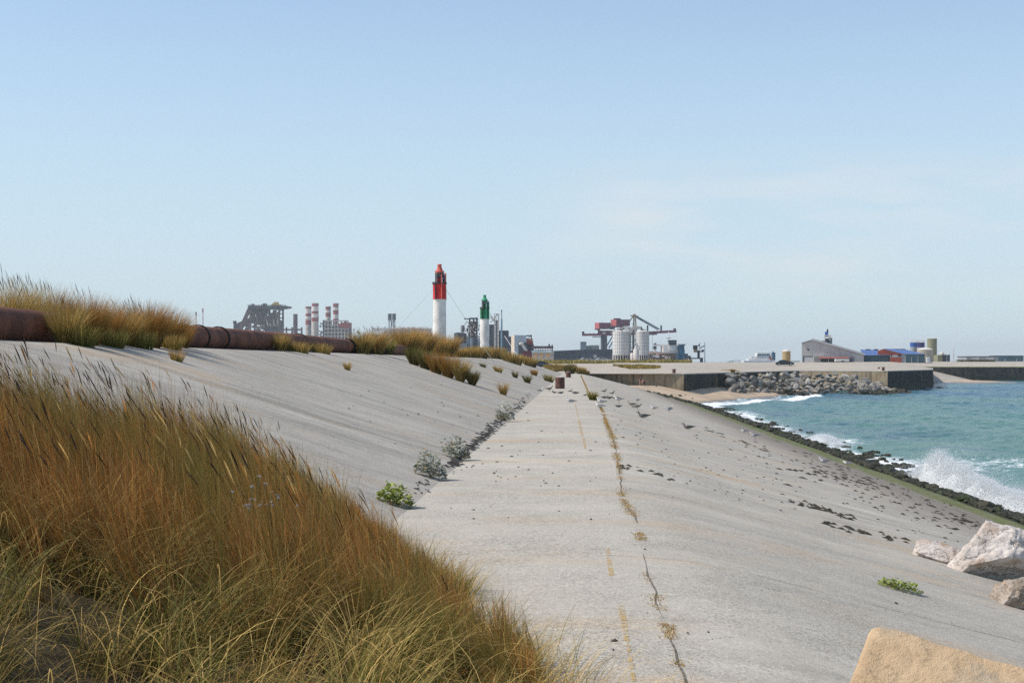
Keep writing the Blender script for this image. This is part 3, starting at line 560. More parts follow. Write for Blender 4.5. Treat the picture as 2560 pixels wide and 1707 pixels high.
# ------------------------------------------------------------------ leafy plants
def rosette(name, px, py, pw, ph, label, cols, nl=260, leaf=1.0, group=None):
    x, y, z = G(px, py); k = y / F; R = pw * k / 2; H = ph * k; rr = np.random.default_rng(int(px) + int(py)); V = []; Fs = []; C = []; o = 0
    for i in range(nl):
        a = rr.uniform(0, 6.28); q = math.sqrt(rr.random()); cx_ = R * q * math.cos(a); cy_2 = R * q * math.sin(a) * .8; hz = H * (1 - .75 * q * q) * rr.uniform(.15, 1.15) * (.55 + .9 * float(vnoise(math.cos(a) * 2 + px, math.sin(a) * 2 + q, 7)))
        L = leaf * rr.uniform(.4, 1.3) * min(R, H) * .34; w = L * rr.uniform(.35, .6); az = a + rr.normal(0, .8); tilt = rr.uniform(-.2, .9)
        dv = np.array([math.cos(az) * math.cos(tilt), math.sin(az) * math.cos(tilt), math.sin(tilt)]); sv = np.array([-math.sin(az), math.cos(az), rr.normal(0, .3)]); up = np.array([0, 0, 1.])
        c = np.array([cx_, cy_2, hz]); c[2] += float(zground(x + cx_, y + cy_2)) - z
        V += [c, c + dv * L * .5 + sv * w + up * L * .1, c + dv * L, c + dv * L * .5 - sv * w + up * L * .1]; Fs.append((o, o + 1, o + 2, o + 3)); o += 4
        cc = np.array(cols[rr.integers(len(cols))]) * rr.uniform(.7, 1.25); C += [cc] * 4
    ob = thing(name, label, 'plant', (x, y, z), group); me = np_mesh('leaves', np.array(V), np.array(Fs), [M_grass]); at = me.attributes.new('tint', 'FLOAT_COLOR', 'POINT')
    at.data.foreach_set('color', np.concatenate([np.array(C), np.ones((len(C), 1))], 1).astype(np.float32).ravel()); link_mesh('leaves', me, ob)
    b = B()
    for i in range(14): a = rr.uniform(0, 6.28); q = rr.uniform(.2, .9); xx, yy = x + R * q * math.cos(a), y + R * q * math.sin(a) * .8; b.beam((x, y, z), (xx, yy, float(zground(xx, yy)) + H * (1 - .75 * q * q) * .7), R * .03, mat('plant stalk', (.20, .19, .10)))
    b.build('stalks', ob); return ob
GREY = [(.34, .37, .32), (.44, .47, .42), (.22, .26, .19), (.52, .53, .46), (.36, .30, .17)]; LIME = [(.26, .32, .06), (.34, .40, .09), (.17, .23, .05), (.40, .42, .13)]
rosette('sea_kale', 1262, 1052, 46, 38, 'grey green leafy plant at the slope foot, nearest the gulls', GREY, 260, 1, 'grey leafy plants along the path')
rosette('sea_kale', 1140, 1146, 64, 46, 'grey green bushy plant at the slope foot beside the dark debris line', GREY, 420, .8, 'grey leafy plants along the path')
rosette('sea_kale', 1076, 1194, 76, 56, 'biggest silvery plant at the slope foot, with a long shadow', GREY, 520, .8, 'grey leafy plants along the path')
rosette('sea_samphire', 990, 1262, 88, 44, 'bright yellow green plant beside the tall foreground grass', LIME, 420, .8)
rosette('sea_samphire', 2250, 1474, 104, 24, 'flat yellow green plant alone on the sea slope near the boulders', LIME, 420, 1.0)

# ------------------------------------------------------------------ rocks
from mathutils import noise as mnoise
def rock_verts(seed, sub, cuts, rough=.06, flat=1.0, fine=0.0, dmin=.52):
    bm = bmesh.new(); bmesh.ops.create_icosphere(bm, subdivisions=sub, radius=1); bm.verts.ensure_lookup_table()
    v = np.array([q.co[:] for q in bm.verts]); v = v / ((np.abs(v) ** 3.2).sum(1) ** (1 / 3.2))[:, None] * .86; f = np.array([[w.index for w in p.verts] for p in bm.faces]); bm.free(); rr = np.random.default_rng(seed)
    for i in range(cuts):
        nrm = rr.normal(0, 1, 3); nrm /= np.linalg.norm(nrm); dd = rr.uniform(dmin, dmin + .36); s_ = v @ nrm - dd; v -= np.where(s_ > 0, s_, 0)[:, None] * nrm * .96
    nn = np.array([mnoise.fractal(Vector(q * 1.6 + seed * 3.1), 1.0, 2.1, 4) for q in v]); v *= (1 + rough * nn)[:, None]
    if fine: v *= (1 + fine * np.array([mnoise.fractal(Vector(q * 7 + seed), .8, 2.1, 4) for q in v]))[:, None]
    v[:, 2] *= flat; return v, f
def rock_mat(name, a, b, stain=None, sc=1.2, cracks=.55):
    N = Nodes(name); f = N.noise(sc, 6, .65); col = N.mix(N.ramp(f, .3, .7), a, b); col = N.mix(N.ramp(N.noise(sc * 6, 4, .7), .5, .72, 0, .5), col, tuple(q * .45 for q in a))
    if stain: col = N.mix(N.ramp(N.noise(sc * .9, 5, .6, stretch=(1, 1, 1.7)), .52, .68, 0, .75), col, stain)
    ck = N.ramp(N.math('ABSOLUTE', N.math('SUBTRACT', N.noise(sc * .8, 4, .6), .5)), 0, .012, 1, 0); col = N.mix(N.math('MULTIPLY', ck, cracks), col, tuple(q * .25 for q in a))
    N.bump(N.math('ADD', N.noise(sc * 3.2, 8, .75), N.math('MULTIPLY', ck, -.5 * cracks)), .12, .6); return N.done(col, .9, .2)
M_rk = [rock_mat('grey rock', (.19, .175, .15), (.28, .26, .225)), rock_mat('buff rock', (.28, .235, .17), (.36, .30, .22)), rock_mat('dark rock', (.17, .165, .155), (.27, .26, .245)), rock_mat('pale rock', (.33, .31, .275), (.42, .395, .35))]
M_wet = rock_mat('wet weedy rock', (.035, .035, .028), (.075, .07, .05))
protos = []
for i in range(14):
    v, f = rock_verts(i + 3, 3, 15, .06, rnd.uniform(.72, .95), .02, .42); protos.append([np_mesh('boulder', v, f, [m]) for m in M_rk + [M_wet]])
top = [(29.8, 287, -.35), (38, 305, -.5), (46, 322, -.5), (54, 334, -.7), (62, 333, -1.1), (69, 327, -2.6), (74, 326, -4.0)]
foot = [(30.5, 276, -4.6), (37, 290, -5.1), (44, 303, -5.2), (53, 312, -5.2), (62, 315, -5.2), (69, 316, -5.2), (75, 319, -5.25)]
def lerpp(P, t): t = t * (len(P) - 1); i = min(int(t), len(P) - 2); return Vector(P[i]).lerp(Vector(P[i + 1]), t - i)
nr = 0
for row in range(7):
    for j in range(42):
        t = (j + rnd.uniform(.1, .9) + (row % 2) * .3) / 42.4; u = (row + rnd.uniform(0, .7)) / 6.5
        if t > .86 and u < .45: continue
        p = lerpp(top, min(t, 1)).lerp(lerpp(foot, min(t, 1)), min(u, 1)); s = rnd.uniform(.58, 1.22) * (1.12 if u < .7 else .9); wet = p.z < -4.3 - rnd.uniform(0, .5)
        if row == 0 and rnd.random() < .3: continue
        me = protos[rnd.randrange(14)][4 if wet else rnd.choice([0, 0, 0, 1, 2, 3])]
        o = link_mesh('boulder', me, None, p + Vector((0, 0, rnd.uniform(-.2, .35)))); o.scale = (s * rnd.uniform(.85, 1.35), s, s * rnd.uniform(.75, 1)); o.rotation_euler = (rnd.uniform(-.5, .5), rnd.uniform(-.5, .5), rnd.uniform(0, 6.28))
        tag(o, 'wet black boulder at the waterline of the heap against the quay wall' if wet else 'dry grey or buff boulder in the heap piled against the quay wall', 'boulder', 'wet boulders at the foot of the heap' if wet else 'boulders heaped against the quay wall'); nr += 1
# a few low wet rocks at the wall's point
for px, py, s in [(2205, 983, 1.2), (2226, 985, .9), (2240, 984, .8), (2300, 968, 1.0), (2330, 966, .8), (2345, 967, 1.1), (2352, 968, .6)]:
    d = 316 if py > 975 else 383; o = link_mesh('boulder', protos[rnd.randrange(14)][4], None, (X_(px, d), d, -5.0)); o.scale = (s * 1.6, s, s * .7); o.rotation_euler = (0, 0, rnd.uniform(0, 6))
    tag(o, 'low wet boulder awash at the point of the quay wall', 'boulder', 'wet rocks awash at the wall point')
# weed covered stones at the foot of the sea slope: far too many to count
base = [rock_verts(60 + i, 2, 7, .34, .62, .12) for i in range(6)]; Vs = []; Fs = []; o_ = 0; rg = np.random.default_rng(9)
for i in range(8500):
    y = 26 * (225 / 26) ** rg.random() if i < 5600 else rg.uniform(60, 225); dx = 6.6 * rg.random() ** 1.6; x = 17.3 + dx + rg.uniform(0, .5); 
    if vnoise(y * .45, x * 1.1, 70) < .16 + .085 * dx and dx > .8: continue
    s = rg.uniform(.08, .30) * (1.5 if rg.random() < .15 else 1); v, f = base[rg.integers(6)]; a = rg.uniform(0, 6.28); c_, s_ = math.cos(a), math.sin(a)
    q = v * s * np.array([1.2, 1, 1]); q = np.stack([q[:, 0] * c_ - q[:, 1] * s_, q[:, 0] * s_ + q[:, 1] * c_, q[:, 2]], -1) + np.array([x, y, max(float(np.interp(x, PX, PZ)) + s * .2, -4.99)]); Vs.append(q); Fs.append(f + o_); o_ += len(v)
for px, py, s in [(2330, 1222, .75), (2300, 1226, .6), (2350, 1228, .6), (2315, 1232, .5), (2390, 1250, .42), (2520, 1283, .6), (2545, 1290, .5), (2500, 1290, .4), (2475, 1272, .4), (2310, 1180, .3), (2260, 1165, .3), (2145, 1150, .45), (2205, 1145, .4)]:
    d = 7.05 * F / (py - CY); v, f = base[rnd.randrange(6)]; q = v * s + np.array([min(X_(px, d), 23), d, -4.95]); Vs.append(q); Fs.append(f + o_); o_ += len(v)
N = Nodes('weed covered stone'); f = N.noise(2.4, 5, .7); c = N.mix(N.ramp(f, .35, .62), (.014, .016, .010), (.060, .056, .034)); c = N.mix(N.ramp(N.noise(1.1, 3), .58, .66, 0, .7), c, (.05, .075, .015)); N.bump(N.noise(16, 4, .7), .05, .8); M_weed = N.done(c, .7, .25)
tag(link_mesh('weedy_rocks', np_mesh('weedy_rocks', np.concatenate(Vs), np.concatenate(Fs), [M_weed], False)), 'dark band of seaweed covered stones between the sloping dyke and the surf', 'rocks', kind='stuff')
# stones on the sand near the two walkers
Vs = []; Fs = []; o_ = 0
for i in range(170):
    px = rnd.gauss(1690, 28) if i < 120 else rnd.uniform(1640, 1735); py = rnd.gauss(996, 4.0); px += (py - 996) * 1.5; d = 205 + rnd.uniform(0, 30); x = X_(px, d); 
    d = 222 + (1000 - py) * 2.2; x = X_(px, d); s = rnd.uniform(.12, .42); v, f = base[rnd.randrange(6)]; Vs.append(v * s + np.array([x, d, max(zbeach(x, d), float(np.interp(x, PX, PZ)))])); Fs.append(f + o_); o_ += len(v)
tag(link_mesh('beach_stones', np_mesh('beach_stones', np.concatenate(Vs), np.concatenate(Fs), [M_weed], False)), 'patch of dark weedy stones lying on the sand of the small beach', 'rocks', kind='stuff')
# large limestone blocks near the camera
M_lime = rock_mat('limestone', (.52, .45, .395), (.72, .645, .585), (.36, .23, .14), 1.6); M_ochre = rock_mat('ochre sandstone', (.58, .40, .235), (.68, .49, .30), (.50, .41, .30), 2.2, 0.0); M_brown = rock_mat('brown limestone', (.30, .24, .18), (.50, .43, .37), (.44, .24, .08), 2.4)
def big_rock(px, py, wx, wy, wz, rot, seed, m, label, cuts=8, d=None, dz=0):
    x, y, z = G(px, py); v, f = rock_verts(seed, 6, cuts, .11, 1, .05, .46); o = link_mesh('limestone_block', np_mesh('limestone_block', v, f, [m], True), None, (x, y, z + wz * .35 + dz)); o.scale = (wx / 2, wy / 2, wz / 2); o.rotation_euler = rot
    return tag(o, label, 'rock', 'limestone blocks on the sea slope')
big_rock(2475, 1440, 1.9, 1.6, 1.4, (.0, .12, .4), 21, M_lime, 'biggest pinkish white limestone block on the sea slope, sunlit on top', dz=-.2)
big_rock(2350, 1402, 1.05, .8, .52, (0, .2, .2), 22, M_lime, 'low flat white limestone block left of the biggest one', dz=-.08)
big_rock(2545, 1515, 1.05, .9, .72, (.1, .0, .7), 47, M_brown, 'brown stained limestone block in front of the biggest white one', dz=-.12)
# the squared ochre slab at the lower right corner
d0 = 9.3; P = [W(2175, 1553, d0 + .35), W(2640, 1690, d0 + .0), W(2560, 1830, d0 - .45), W(2112, 1722, d0 - .1)]
bm = bmesh.new(); bmesh.ops.create_icosphere(bm, subdivisions=6, radius=1); v = np.array([q.co[:] for q in bm.verts]); f = np.array([[w.index for w in p.verts] for p in bm.faces]); bm.free()
v = v / ((np.abs(v) ** 11).sum(1) ** (1 / 11))[:, None]; v = np.clip(v * 1.02, -1, 1); u_, w_, t_ = (v[:, 0] + 1) / 2, (v[:, 1] + 1) / 2, (v[:, 2] + 1) / 2; P = np.array(P)
q = ((P[3][None] * (1 - u_[:, None]) + P[2][None] * u_[:, None]) * (1 - w_[:, None]) + (P[0][None] * (1 - u_[:, None]) + P[1][None] * u_[:, None]) * w_[:, None]) - (1 - t_)[:, None] * np.array([[-.06, .12, .5]])
q += np.array([mnoise.fractal(Vector(p * 1.7), 1, 2, 5) * .022 + mnoise.fractal(Vector(p * 8), 1, 2.1, 5) * .006 for p in q])[:, None] * np.array([[.4, -.4, 1.0]])
org = q.min(0) * np.array([0, 0, 1]) + q.mean(0) * np.array([1, 1, 0]); tag(link_mesh('sandstone_slab', np_mesh('sandstone_slab', q - org, f, [M_ochre], True), None, tuple(org)), 'squared ochre stone slab tilted up in the nearest right corner', 'rock')

# ------------------------------------------------------------------ washed up debris
def flakes(name, items, m, label, cat):
    V = []; Fs = []; o = 0
    for px, py, L, w in items:
        x, y, z = G(px, py); k = y / F; L *= k; w = w * k * 4; n = 6; a0 = rnd.uniform(-.25, .25)
        for i in range(n):
            a = 2 * math.pi * i / n; u = L / 2 * math.cos(a) * rnd.uniform(.6, 1.1); q = w / 2 * math.sin(a) * rnd.uniform(.5, 1.2); xx = x + u * math.cos(a0) - q * math.sin(a0); yy = y + u * math.sin(a0) + q * math.cos(a0); V.append((xx, yy, float(zground(xx, yy)) + .004))
        V.append((x, y, z + min(.05, L * .14 + .012))); Fs += [(o + i, o + (i + 1) % n, o + n) for i in range(n)]; o += n + 1
    return tag(link_mesh(name, np_mesh(name, np.array(V), np.array(Fs), [m])), label, cat, kind='stuff')
M_kelp = mat('dry seaweed', (.055, .046, .032), .8, .4, 4)
it = []
for i in range(420):
    t = rnd.random(); px = 1960 + 520 * t + rnd.gauss(0, 60); py = 1120 + .33 * (px - 1930) + rnd.gauss(0, 42)
    if py < 920 + (px - 1440) * .365: continue
    it.append((px, py, rnd.uniform(5, 26) * rnd.uniform(.5, 1.2), rnd.uniform(1.2, 3.2)))
for cx_, cy_2, nn, L in [(2020, 1183, 12, 60), (2110, 1195, 16, 70), (2030, 1268, 22, 56), (2075, 1280, 20, 60), (2110, 1320, 20, 60), (1880, 1115, 10, 40), (1620, 1182, 16, 70), (2400, 1300, 22, 50), (2230, 1345, 10, 40), (1800, 1085, 8, 40)]:
    for i in range(nn): u = rnd.uniform(-1, 1); it.append((cx_ + u * L, cy_2 + u * L * .26 + rnd.gauss(0, 4), rnd.uniform(10, 34), rnd.uniform(2, 4)))
for i in range(120): px = rnd.uniform(1500, 2000); it.append((px, 1010 + .32 * (px - 1560) + rnd.uniform(0, 150), rnd.uniform(3, 12), rnd.uniform(1, 2)))
flakes('seaweed_scraps', it, M_kelp, 'scattered dark scraps of dry seaweed on the sea side slope', 'seaweed')
it = []
for i in range(330):
    t = rnd.random() ** .9; px = 1120 + 200 * t + rnd.gauss(0, 6); py = 1170 - 178 * t + rnd.gauss(0, 5) ; it.append((px, py, rnd.uniform(8, 24) * (1.15 - .7 * t), rnd.uniform(1.5, 3.4) * (1.1 - .6 * t)))
for i in range(26): it.append((rnd.uniform(1035, 1075), rnd.uniform(1200, 1235), rnd.uniform(6, 14), 2.2))
flakes('debris_line', it, mat('dark wrack', (.06, .055, .05), .9, .4, 4), 'broken line of dark debris along the joint between slope and path', 'debris')
it = [(rnd.uniform(1080, 1700), rnd.uniform(1020, 1300), rnd.uniform(4, 12), rnd.uniform(1, 2.4)) for i in range(42)] + [(rnd.gauss(1250, 90), rnd.gauss(1170, 30), rnd.uniform(6, 14), 2.0) for i in range(20)] + [(1537, 1605, 26, 7), (1533, 1626, 8, 3), (1478, 1299, 10, 4), (1612, 1374, 8, 3), (1770, 1582, 8, 3), (2240, 1508, 14, 4), (1720, 1584, 10, 3)] + [(rnd.uniform(850, 1200), rnd.uniform(960, 1130), rnd.uniform(4, 10), 1.5) for i in range(25)]
flakes('litter_specks', it, M_kelp, 'sparse dark specks of litter lying across the path', 'debris')
# ------------------------------------------------------------------ rusty pipeline along the crest
N = Nodes('rusty steel'); f = N.noise(1.2, 6, .65); c = N.mix(N.ramp(f, .32, .68), (.105, .040, .025), (.24, .088, .048)); c = N.mix(N.ramp(N.noise(7, 5, .7), .5, .72, 0, .6), c, (.055, .028, .02)); N.bump(N.noise(20, 4, .7), .01, .6); M_rust = N.done(c, .8, .25)
M_coll = mat('blackened steel', (.035, .030, .028), .75, .3, 3)
PXC = -12.15; PR = .37
def pipe_z(y): return 2.63 + PR + .03 * math.sin(y * .12)
pipe = thing('pipeline', 'long rusty steel pipe lying along the crest of the slope, half hidden by grass', 'pipe', (PXC, 24, 2.66))
joints = [16, 48.3, 62.3, 75.8, 88, 101]
for i in range(len(joints) - 1):
    b = B(); n = 40; ya, yb = joints[i] + .02, joints[i + 1] - .02; vs = []; fs = []; m = 8; sx_ = .05 * math.sin(i * 2.3)
    for k in range(m + 1):
        y = ya + (yb - ya) * k / m
        for q in range(n): a = 2 * math.pi * q / n; vs.append((PXC + sx_ + PR * math.cos(a), y, pipe_z(y) + PR * math.sin(a)))
    for k in range(m):
        for q in range(n): fs.append((k * n + q, k * n + (q + 1) % n, (k + 1) * n + (q + 1) % n, (k + 1) * n + q))
    b.add(vs, fs, M_rust, True); b.build('pipe_section', pipe)
def collar(y, w=.16, lift=.0):
    b = B(); n = 36; vs = []; fs = []; pr = [(-w * .6, PR + .008), (-w * .6, PR + .045), (w * .6, PR + .045), (w * .6, PR + .008)]
    for q in range(n):
        a = 2 * math.pi * q / n
        for dy, r in pr: vs.append((PXC + r * math.cos(a), y + dy, pipe_z(y) + lift + r * math.sin(a)))
    for q in range(n):
        for k in range(4): fs.append((q * 4 + k, q * 4 + (k + 1) % 4, ((q + 1) % n) * 4 + (k + 1) % 4, ((q + 1) % n) * 4 + k))
    b.add(vs, fs, M_coll, False); b.build('pipe_collar', pipe)
for y, w in [(45.7, .08), (48.3, .13), (62.3, .16), (75.8, .18), (88, .2)]: collar(y, w)
# ------------------------------------------------------------------ quay walls
def quay_mat(name, a, b_, top_z=0):
    N = Nodes(name); x, y, z = N.sep(); f = N.noise(.5, 5, .6); col = N.mix(N.ramp(f, .3, .7), a, b_)
    g = N.noise(1.1, 5, .65, stretch=(1, 1, .10)); col = N.mix(N.ramp(g, .46, .68, 0, .8), col, tuple(q * .35 for q in a))
    g2 = N.noise(.7, 4, .6, stretch=(1, 1, .14)); col = N.mix(N.ramp(g2, .54, .7, 0, .6), col, (.26, .17, .08))
    zz = N.math('ADD', z, N.math('MULTIPLY', N.noise(.8, 4), 1.2)); col = N.mix(N.ramp(zz, -3.4, -2.2, .8, 0), col, (.05, .052, .035)); N.bump(N.noise(3, 4), .03, .5); return N.done(col, .85, .2)
M_wall = quay_mat('stained quay concrete', (.27, .215, .14), (.36, .29, .195)); M_wall_shade = quay_mat('dark wet quay', (.022, .026, .024), (.045, .047, .040)); M_cope = mat('pale coping', (.46, .43, .38), .9, .15, .7)  # the near black mix paints shade onto faces turned from the sun
WL = [(2.6, 264.5), (19.9, 262), (30.9, 290), (55, 352), (74, 337.6), (98, 391), (118, 470)]
qw = thing('quay_wall', 'stained brown concrete quay wall stepping in and out behind the small beach', 'wall', (40, 320, -5))
for i in range(len(WL) - 1):
    (xa, ya), (xb, yb) = WL[i], WL[i + 1]; b = B(); m = M_wall if i in (0, 3) else M_wall_shade; ux, uy = xb - xa, yb - ya; L = math.hypot(ux, uy); nx, ny = uy / L, -ux / L
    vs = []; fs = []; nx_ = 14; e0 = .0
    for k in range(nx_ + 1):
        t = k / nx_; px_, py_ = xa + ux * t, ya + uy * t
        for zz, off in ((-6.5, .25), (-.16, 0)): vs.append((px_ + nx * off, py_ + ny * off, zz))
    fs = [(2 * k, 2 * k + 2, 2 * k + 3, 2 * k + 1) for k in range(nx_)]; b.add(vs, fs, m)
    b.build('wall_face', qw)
    b = B(); off = .06; q0 = Vector((xa, ya, 0)); q1 = Vector((xb, yb, 0)); nn = Vector((nx, ny, 0))
    vs = [q0 + nn * off, q1 + nn * off, q1 - nn * .7, q0 - nn * .7]; vs = [v + Vector((0, 0, -.16)) for v in vs] + [v + Vector((0, 0, .035 + .002 * i)) for v in vs]
    b.add(vs, [(0, 1, 2, 3), (4, 5, 6, 7), (0, 1, 5, 4), (1, 2, 6, 5), (2, 3, 7, 6), (3, 0, 4, 7)], M_cope); b.build('coping', qw)
hw = thing('harbour_wall', 'long dark harbour wall across the water at the right edge', 'wall', (230, 560, -5))
b = B(); b.add([(120, 543.2, -6), (320, 561.5, -6), (700, 574, -6), (120, 543.2, .02), (320, 561.5, .02), (700, 574, .02)], [(0, 1, 4, 3), (1, 2, 5, 4)], quay_mat('weedy harbour wall', (.055, .052, .045), (.105, .095, .08))); b.build('wall_face', hw)
b = B(); b.add([(120, 543.1, .02), (320, 561.4, .02), (700, 573.9, .02), (120, 544.7, .3), (320, 563, .3), (700, 575.5, .3)], [(0, 1, 4, 3), (1, 2, 5, 4)], mat('grassy ledge', (.12, .13, .05), .95, .3, .4)); b.build('grass_ledge', hw)
b = B(); b.add([(133, 548, -.1), (154, 548, -5.1), (141, 500, -5.2), (112, 470, -4.6), (116, 500, -1.8)], [(0, 4, 3, 2, 1)], M_quay)
tag(b.build('boat_ramp'), kind='structure')
gx, gy = np.meshgrid(np.linspace(110, 166, 20), np.linspace(410, 552, 20)); tag(link_mesh('sand_spit', grid_mesh('sand_spit', gx, gy, -5.6 + 1.25 * np.exp(-((gx - 136) / 24) ** 2 - ((gy - 510) / 40) ** 2), M_beach)), kind='structure')

# bollards
M_bol = mat('rusted bollard steel', (.115, .055, .042), .8, .35, 3, streak=True)
def bollard(px, py, r, h, label, d=None):
    if d is None: x, y, z = G(px, py)
    else: x, y = X_(px, d), d; z = float(zground(x, y))
    o = thing('bollard', label, 'bollard', (x, y, z), 'rusty mooring bollards')
    b = B(); b.lathe(x, y, [(z - .1, r), (z + h - .05, r), (z + h - .02, r * .985), (z + h, r * .95)], M_bol, 28); b.build('post', o)
    b = B(); b.lathe(x, y, [(z + h, r * .93), (z + h + .012, r * .9), (z + h + .03, r * .4), (z + h + .034, .01)], mat('bird streaked cap', (.52, .47, .43), .9, .3, 6), 24); b.build('cap', o)
    return o
bollard(1400, 971.5, .385, .93, 'rust brown mooring bollard on the path, nearest and biggest')
bollard(1421, 943.5, .35, .80, 'second rust brown mooring bollard farther up the path')
bollard(1685, 935, .31, .80, 'dark mooring bollard on the quay edge above the two walkers', d=264.5)
bollard(2208, 926, .36, .86, 'dark mooring bollard on the quay edge above the rust streaked wall', d=341)
bollard(2197, 917, .30, .40, 'low dark bollard inland on the quay near the wall point', d=362)

# ------------------------------------------------------------------ lighthouses
def lighthouse(px, d, cname, deep, pale, label):
    cx, cy = X_(px, d), d; k = d / F; ref = 150.0 / F; bz = float(zground(cx, cy)) - .2; kk = .1786 * ref
    zt = lambda zy: EYE + (904 - (640 + .1786 * zy)) * 150 / F                # heights measured on the red one
    o = thing('lighthouse', label, 'lighthouse', (cx, cy, bz), 'pair of slim harbour lights')
    Mw = mat('weathered white paint', (.76, .735, .70), .7, .12, .8, streak=True); Mc = mat(cname + ' paint', deep, .55, .14, 1.5, streak=True); Mp = mat('faded ' + cname, pale, .6, .12, 2); Md = mat('lighthouse ironwork', (.05, .05, .052), .6, .3, 4); Mg = mat('grey lantern steel', (.16, .165, .165), .6, .2, 3); Mdc = mat('dark ' + cname, tuple(q * .45 for q in deep), .6, .2, 3)
    R = 92 * kk; 
    b = B(); b.lathe(cx, cy, [(bz, R * 1.06), (zt(1290), R * 1.05), (zt(1000), R * 1.0), (zt(606), R * .985)], Mw, 40); b.build('tower', o)
    b = B(); b.lathe(cx, cy, [(zt(606), R * 1.03), (zt(600), R * 1.035), (zt(594), R * 1.0), (zt(405), R * 1.0), (zt(398), R * 1.03), (zt(388), R * 1.03), (zt(388), R * .2)], Mc, 40); b.build('drum', o)
    b = B(); b.lathe(cx, cy, [(zt(388), 42 * kk), (zt(372), 42 * kk), (zt(360), 38 * kk)], Md, 24); b.lathe(cx, cy, [(zt(360), 40 * kk), (zt(296), 40 * kk)], Mdc, 24); b.lathe(cx, cy, [(zt(345), 46 * kk), (zt(330), 46 * kk)], Mc, 24); b.build('lantern_room', o)
    b = B()
    for i in range(8):
        a = math.pi / 8 + i * math.pi / 4; c_, s_ = math.cos(a) * 57 * kk, math.sin(a) * 57 * kk; b.beam((cx + c_, cy + s_, zt(388)), (cx + c_, cy + s_, zt(236)), .07, Md)
    b.ring(cx, cy, zt(300), 57 * kk, .05, Md); b.build('cage', o)
    b = B(); b.lathe(cx, cy, [(zt(292), 50 * kk), (zt(288), 54 * kk), (zt(240), 54 * kk), (zt(236), 50 * kk)], Mg, 28); b.lathe(cx, cy, [(zt(262), 55.5 * kk), (zt(256), 55.5 * kk)], Md, 28); b.build('lens', o)
    b = B(); b.lathe(cx, cy, [(zt(236), 60 * kk), (zt(226), 61 * kk), (zt(214), 56 * kk), (zt(205), 47 * kk), (zt(172), 36 * kk), (zt(138), 25 * kk), (zt(133), 30 * kk), (zt(118), 31 * kk), (zt(114), 22 * kk)], Mp, 28)
    for i in range(10): a = i * .628; b.beam((cx + 60 * kk * math.cos(a), cy + 60 * kk * math.sin(a), zt(226)), (cx + 60 * kk * math.cos(a), cy + 60 * kk * math.sin(a), zt(208)), .05, Mp)
    b.build('roof', o)
    b = B(); n = 20; rr = R * 1.07
    for i in range(n): a = 2 * math.pi * i / n; b.beam((cx + rr * math.cos(a), cy + rr * math.sin(a), zt(390)), (cx + rr * math.cos(a), cy + rr * math.sin(a), zt(368)), .03, Md)
    b.ring(cx, cy, zt(368), rr, .04, Md, 24); b.ring(cx, cy, zt(388), rr, .07, Md, 24); b.build('gallery_rail', o)
    b = B(); ax = cx + 88 * kk; ay = cy - 30 * kk; b.beam((ax, ay, zt(606)), (ax, ay, zt(245)), .10, Mp); b.beam((ax - 30 * kk, ay, zt(248)), (ax + 5 * kk, ay, zt(248)), .09, Mc); b.beam((cx + 68 * kk, ay, zt(400)), (cx + 68 * kk, ay, zt(262)), .12, mat('blue grey pipe', (.10, .13, .20), .6)); b.build('vent_pipe', o)
    b = B()
    for sx_ in (-52, -44): 
        xx = cx + sx_ * kk; yy = cy - math.sqrt(max(0, (R * 1.05) ** 2 - (sx_ * kk) ** 2)) - .05; b.beam((xx, yy, zt(606)), (xx, yy, zt(392)), .05, Md)
    for i in range(16): z = zt(606 - i * 13); xx = cx - 48 * kk; yy = cy - math.sqrt((R * 1.05) ** 2 - (48 * kk) ** 2) - .05; b.beam((xx - 5 * kk, yy, z), (xx + 5 * kk, yy, z), .03, Md)
    xx = cx + 38 * kk; yy = cy - math.sqrt((R * 1.05) ** 2 - (38 * kk) ** 2) - .04; b.beam((xx, yy, zt(606)), (xx, yy, zt(262)), .09, Mp); b.build('ladder', o)
    b = B()
    for i in range(7): z = zt(455 + i * 25); b.beam((cx + R * .99, cy, z), (cx + R * 1.09, cy, z), .07, Mc)
    b.box(cx + R * .95, cx + R * 1.12, cy - .1, cy + .1, zt(610), zt(600), Md); b.build('rungs', o)
    return o, zt, R, cx, cy
for px, d, nm, deep, pale, lab, gy_ in [(1098.8, 150, 'red', (.58, .026, .030), (.64, .13, .09), 'tall white lighthouse with red drum and red lantern roof, the nearer and bigger', ((1236, 908), (1020, 830), (1300, 915))),
                        (1211.6, 219, 'green', (.012, .17, .07), (.05, .34, .18), 'smaller white lighthouse with green drum and green lantern roof', ((1310, 914), (1130, 885)))]:
    o, zt, R, cx, cy = lighthouse(px, d, nm, deep, pale, lab)
    Mwire = mat('guy wire', (.10, .10, .10), .5); Mslv = mat('white wire sleeve', (.72, .70, .67), .7)
    for i, (gx_, gy2) in enumerate(gy_[:2]):
        if i == 0: e = Vector(G(gx_, gy2, 90, 330))
        else: e = Vector((cx - (9 if nm == 'red' else 6), cy + 4, float(zground(cx - 9, cy + 4))))
        s0 = Vector((cx + (R if i == 0 else -R), cy, zt(470))); m_ = s0.lerp(e, .45)
        b = B(); b.beam(s0, m_ if i == 0 else e, (.011 if i == 0 else .006) * d / 100, Mwire); b.build('guy_wire', o)
        if i == 0: b = B(); b.beam(m_, e, .026 * d / 100, Mslv, 6); b.build('wire_sleeve', o)

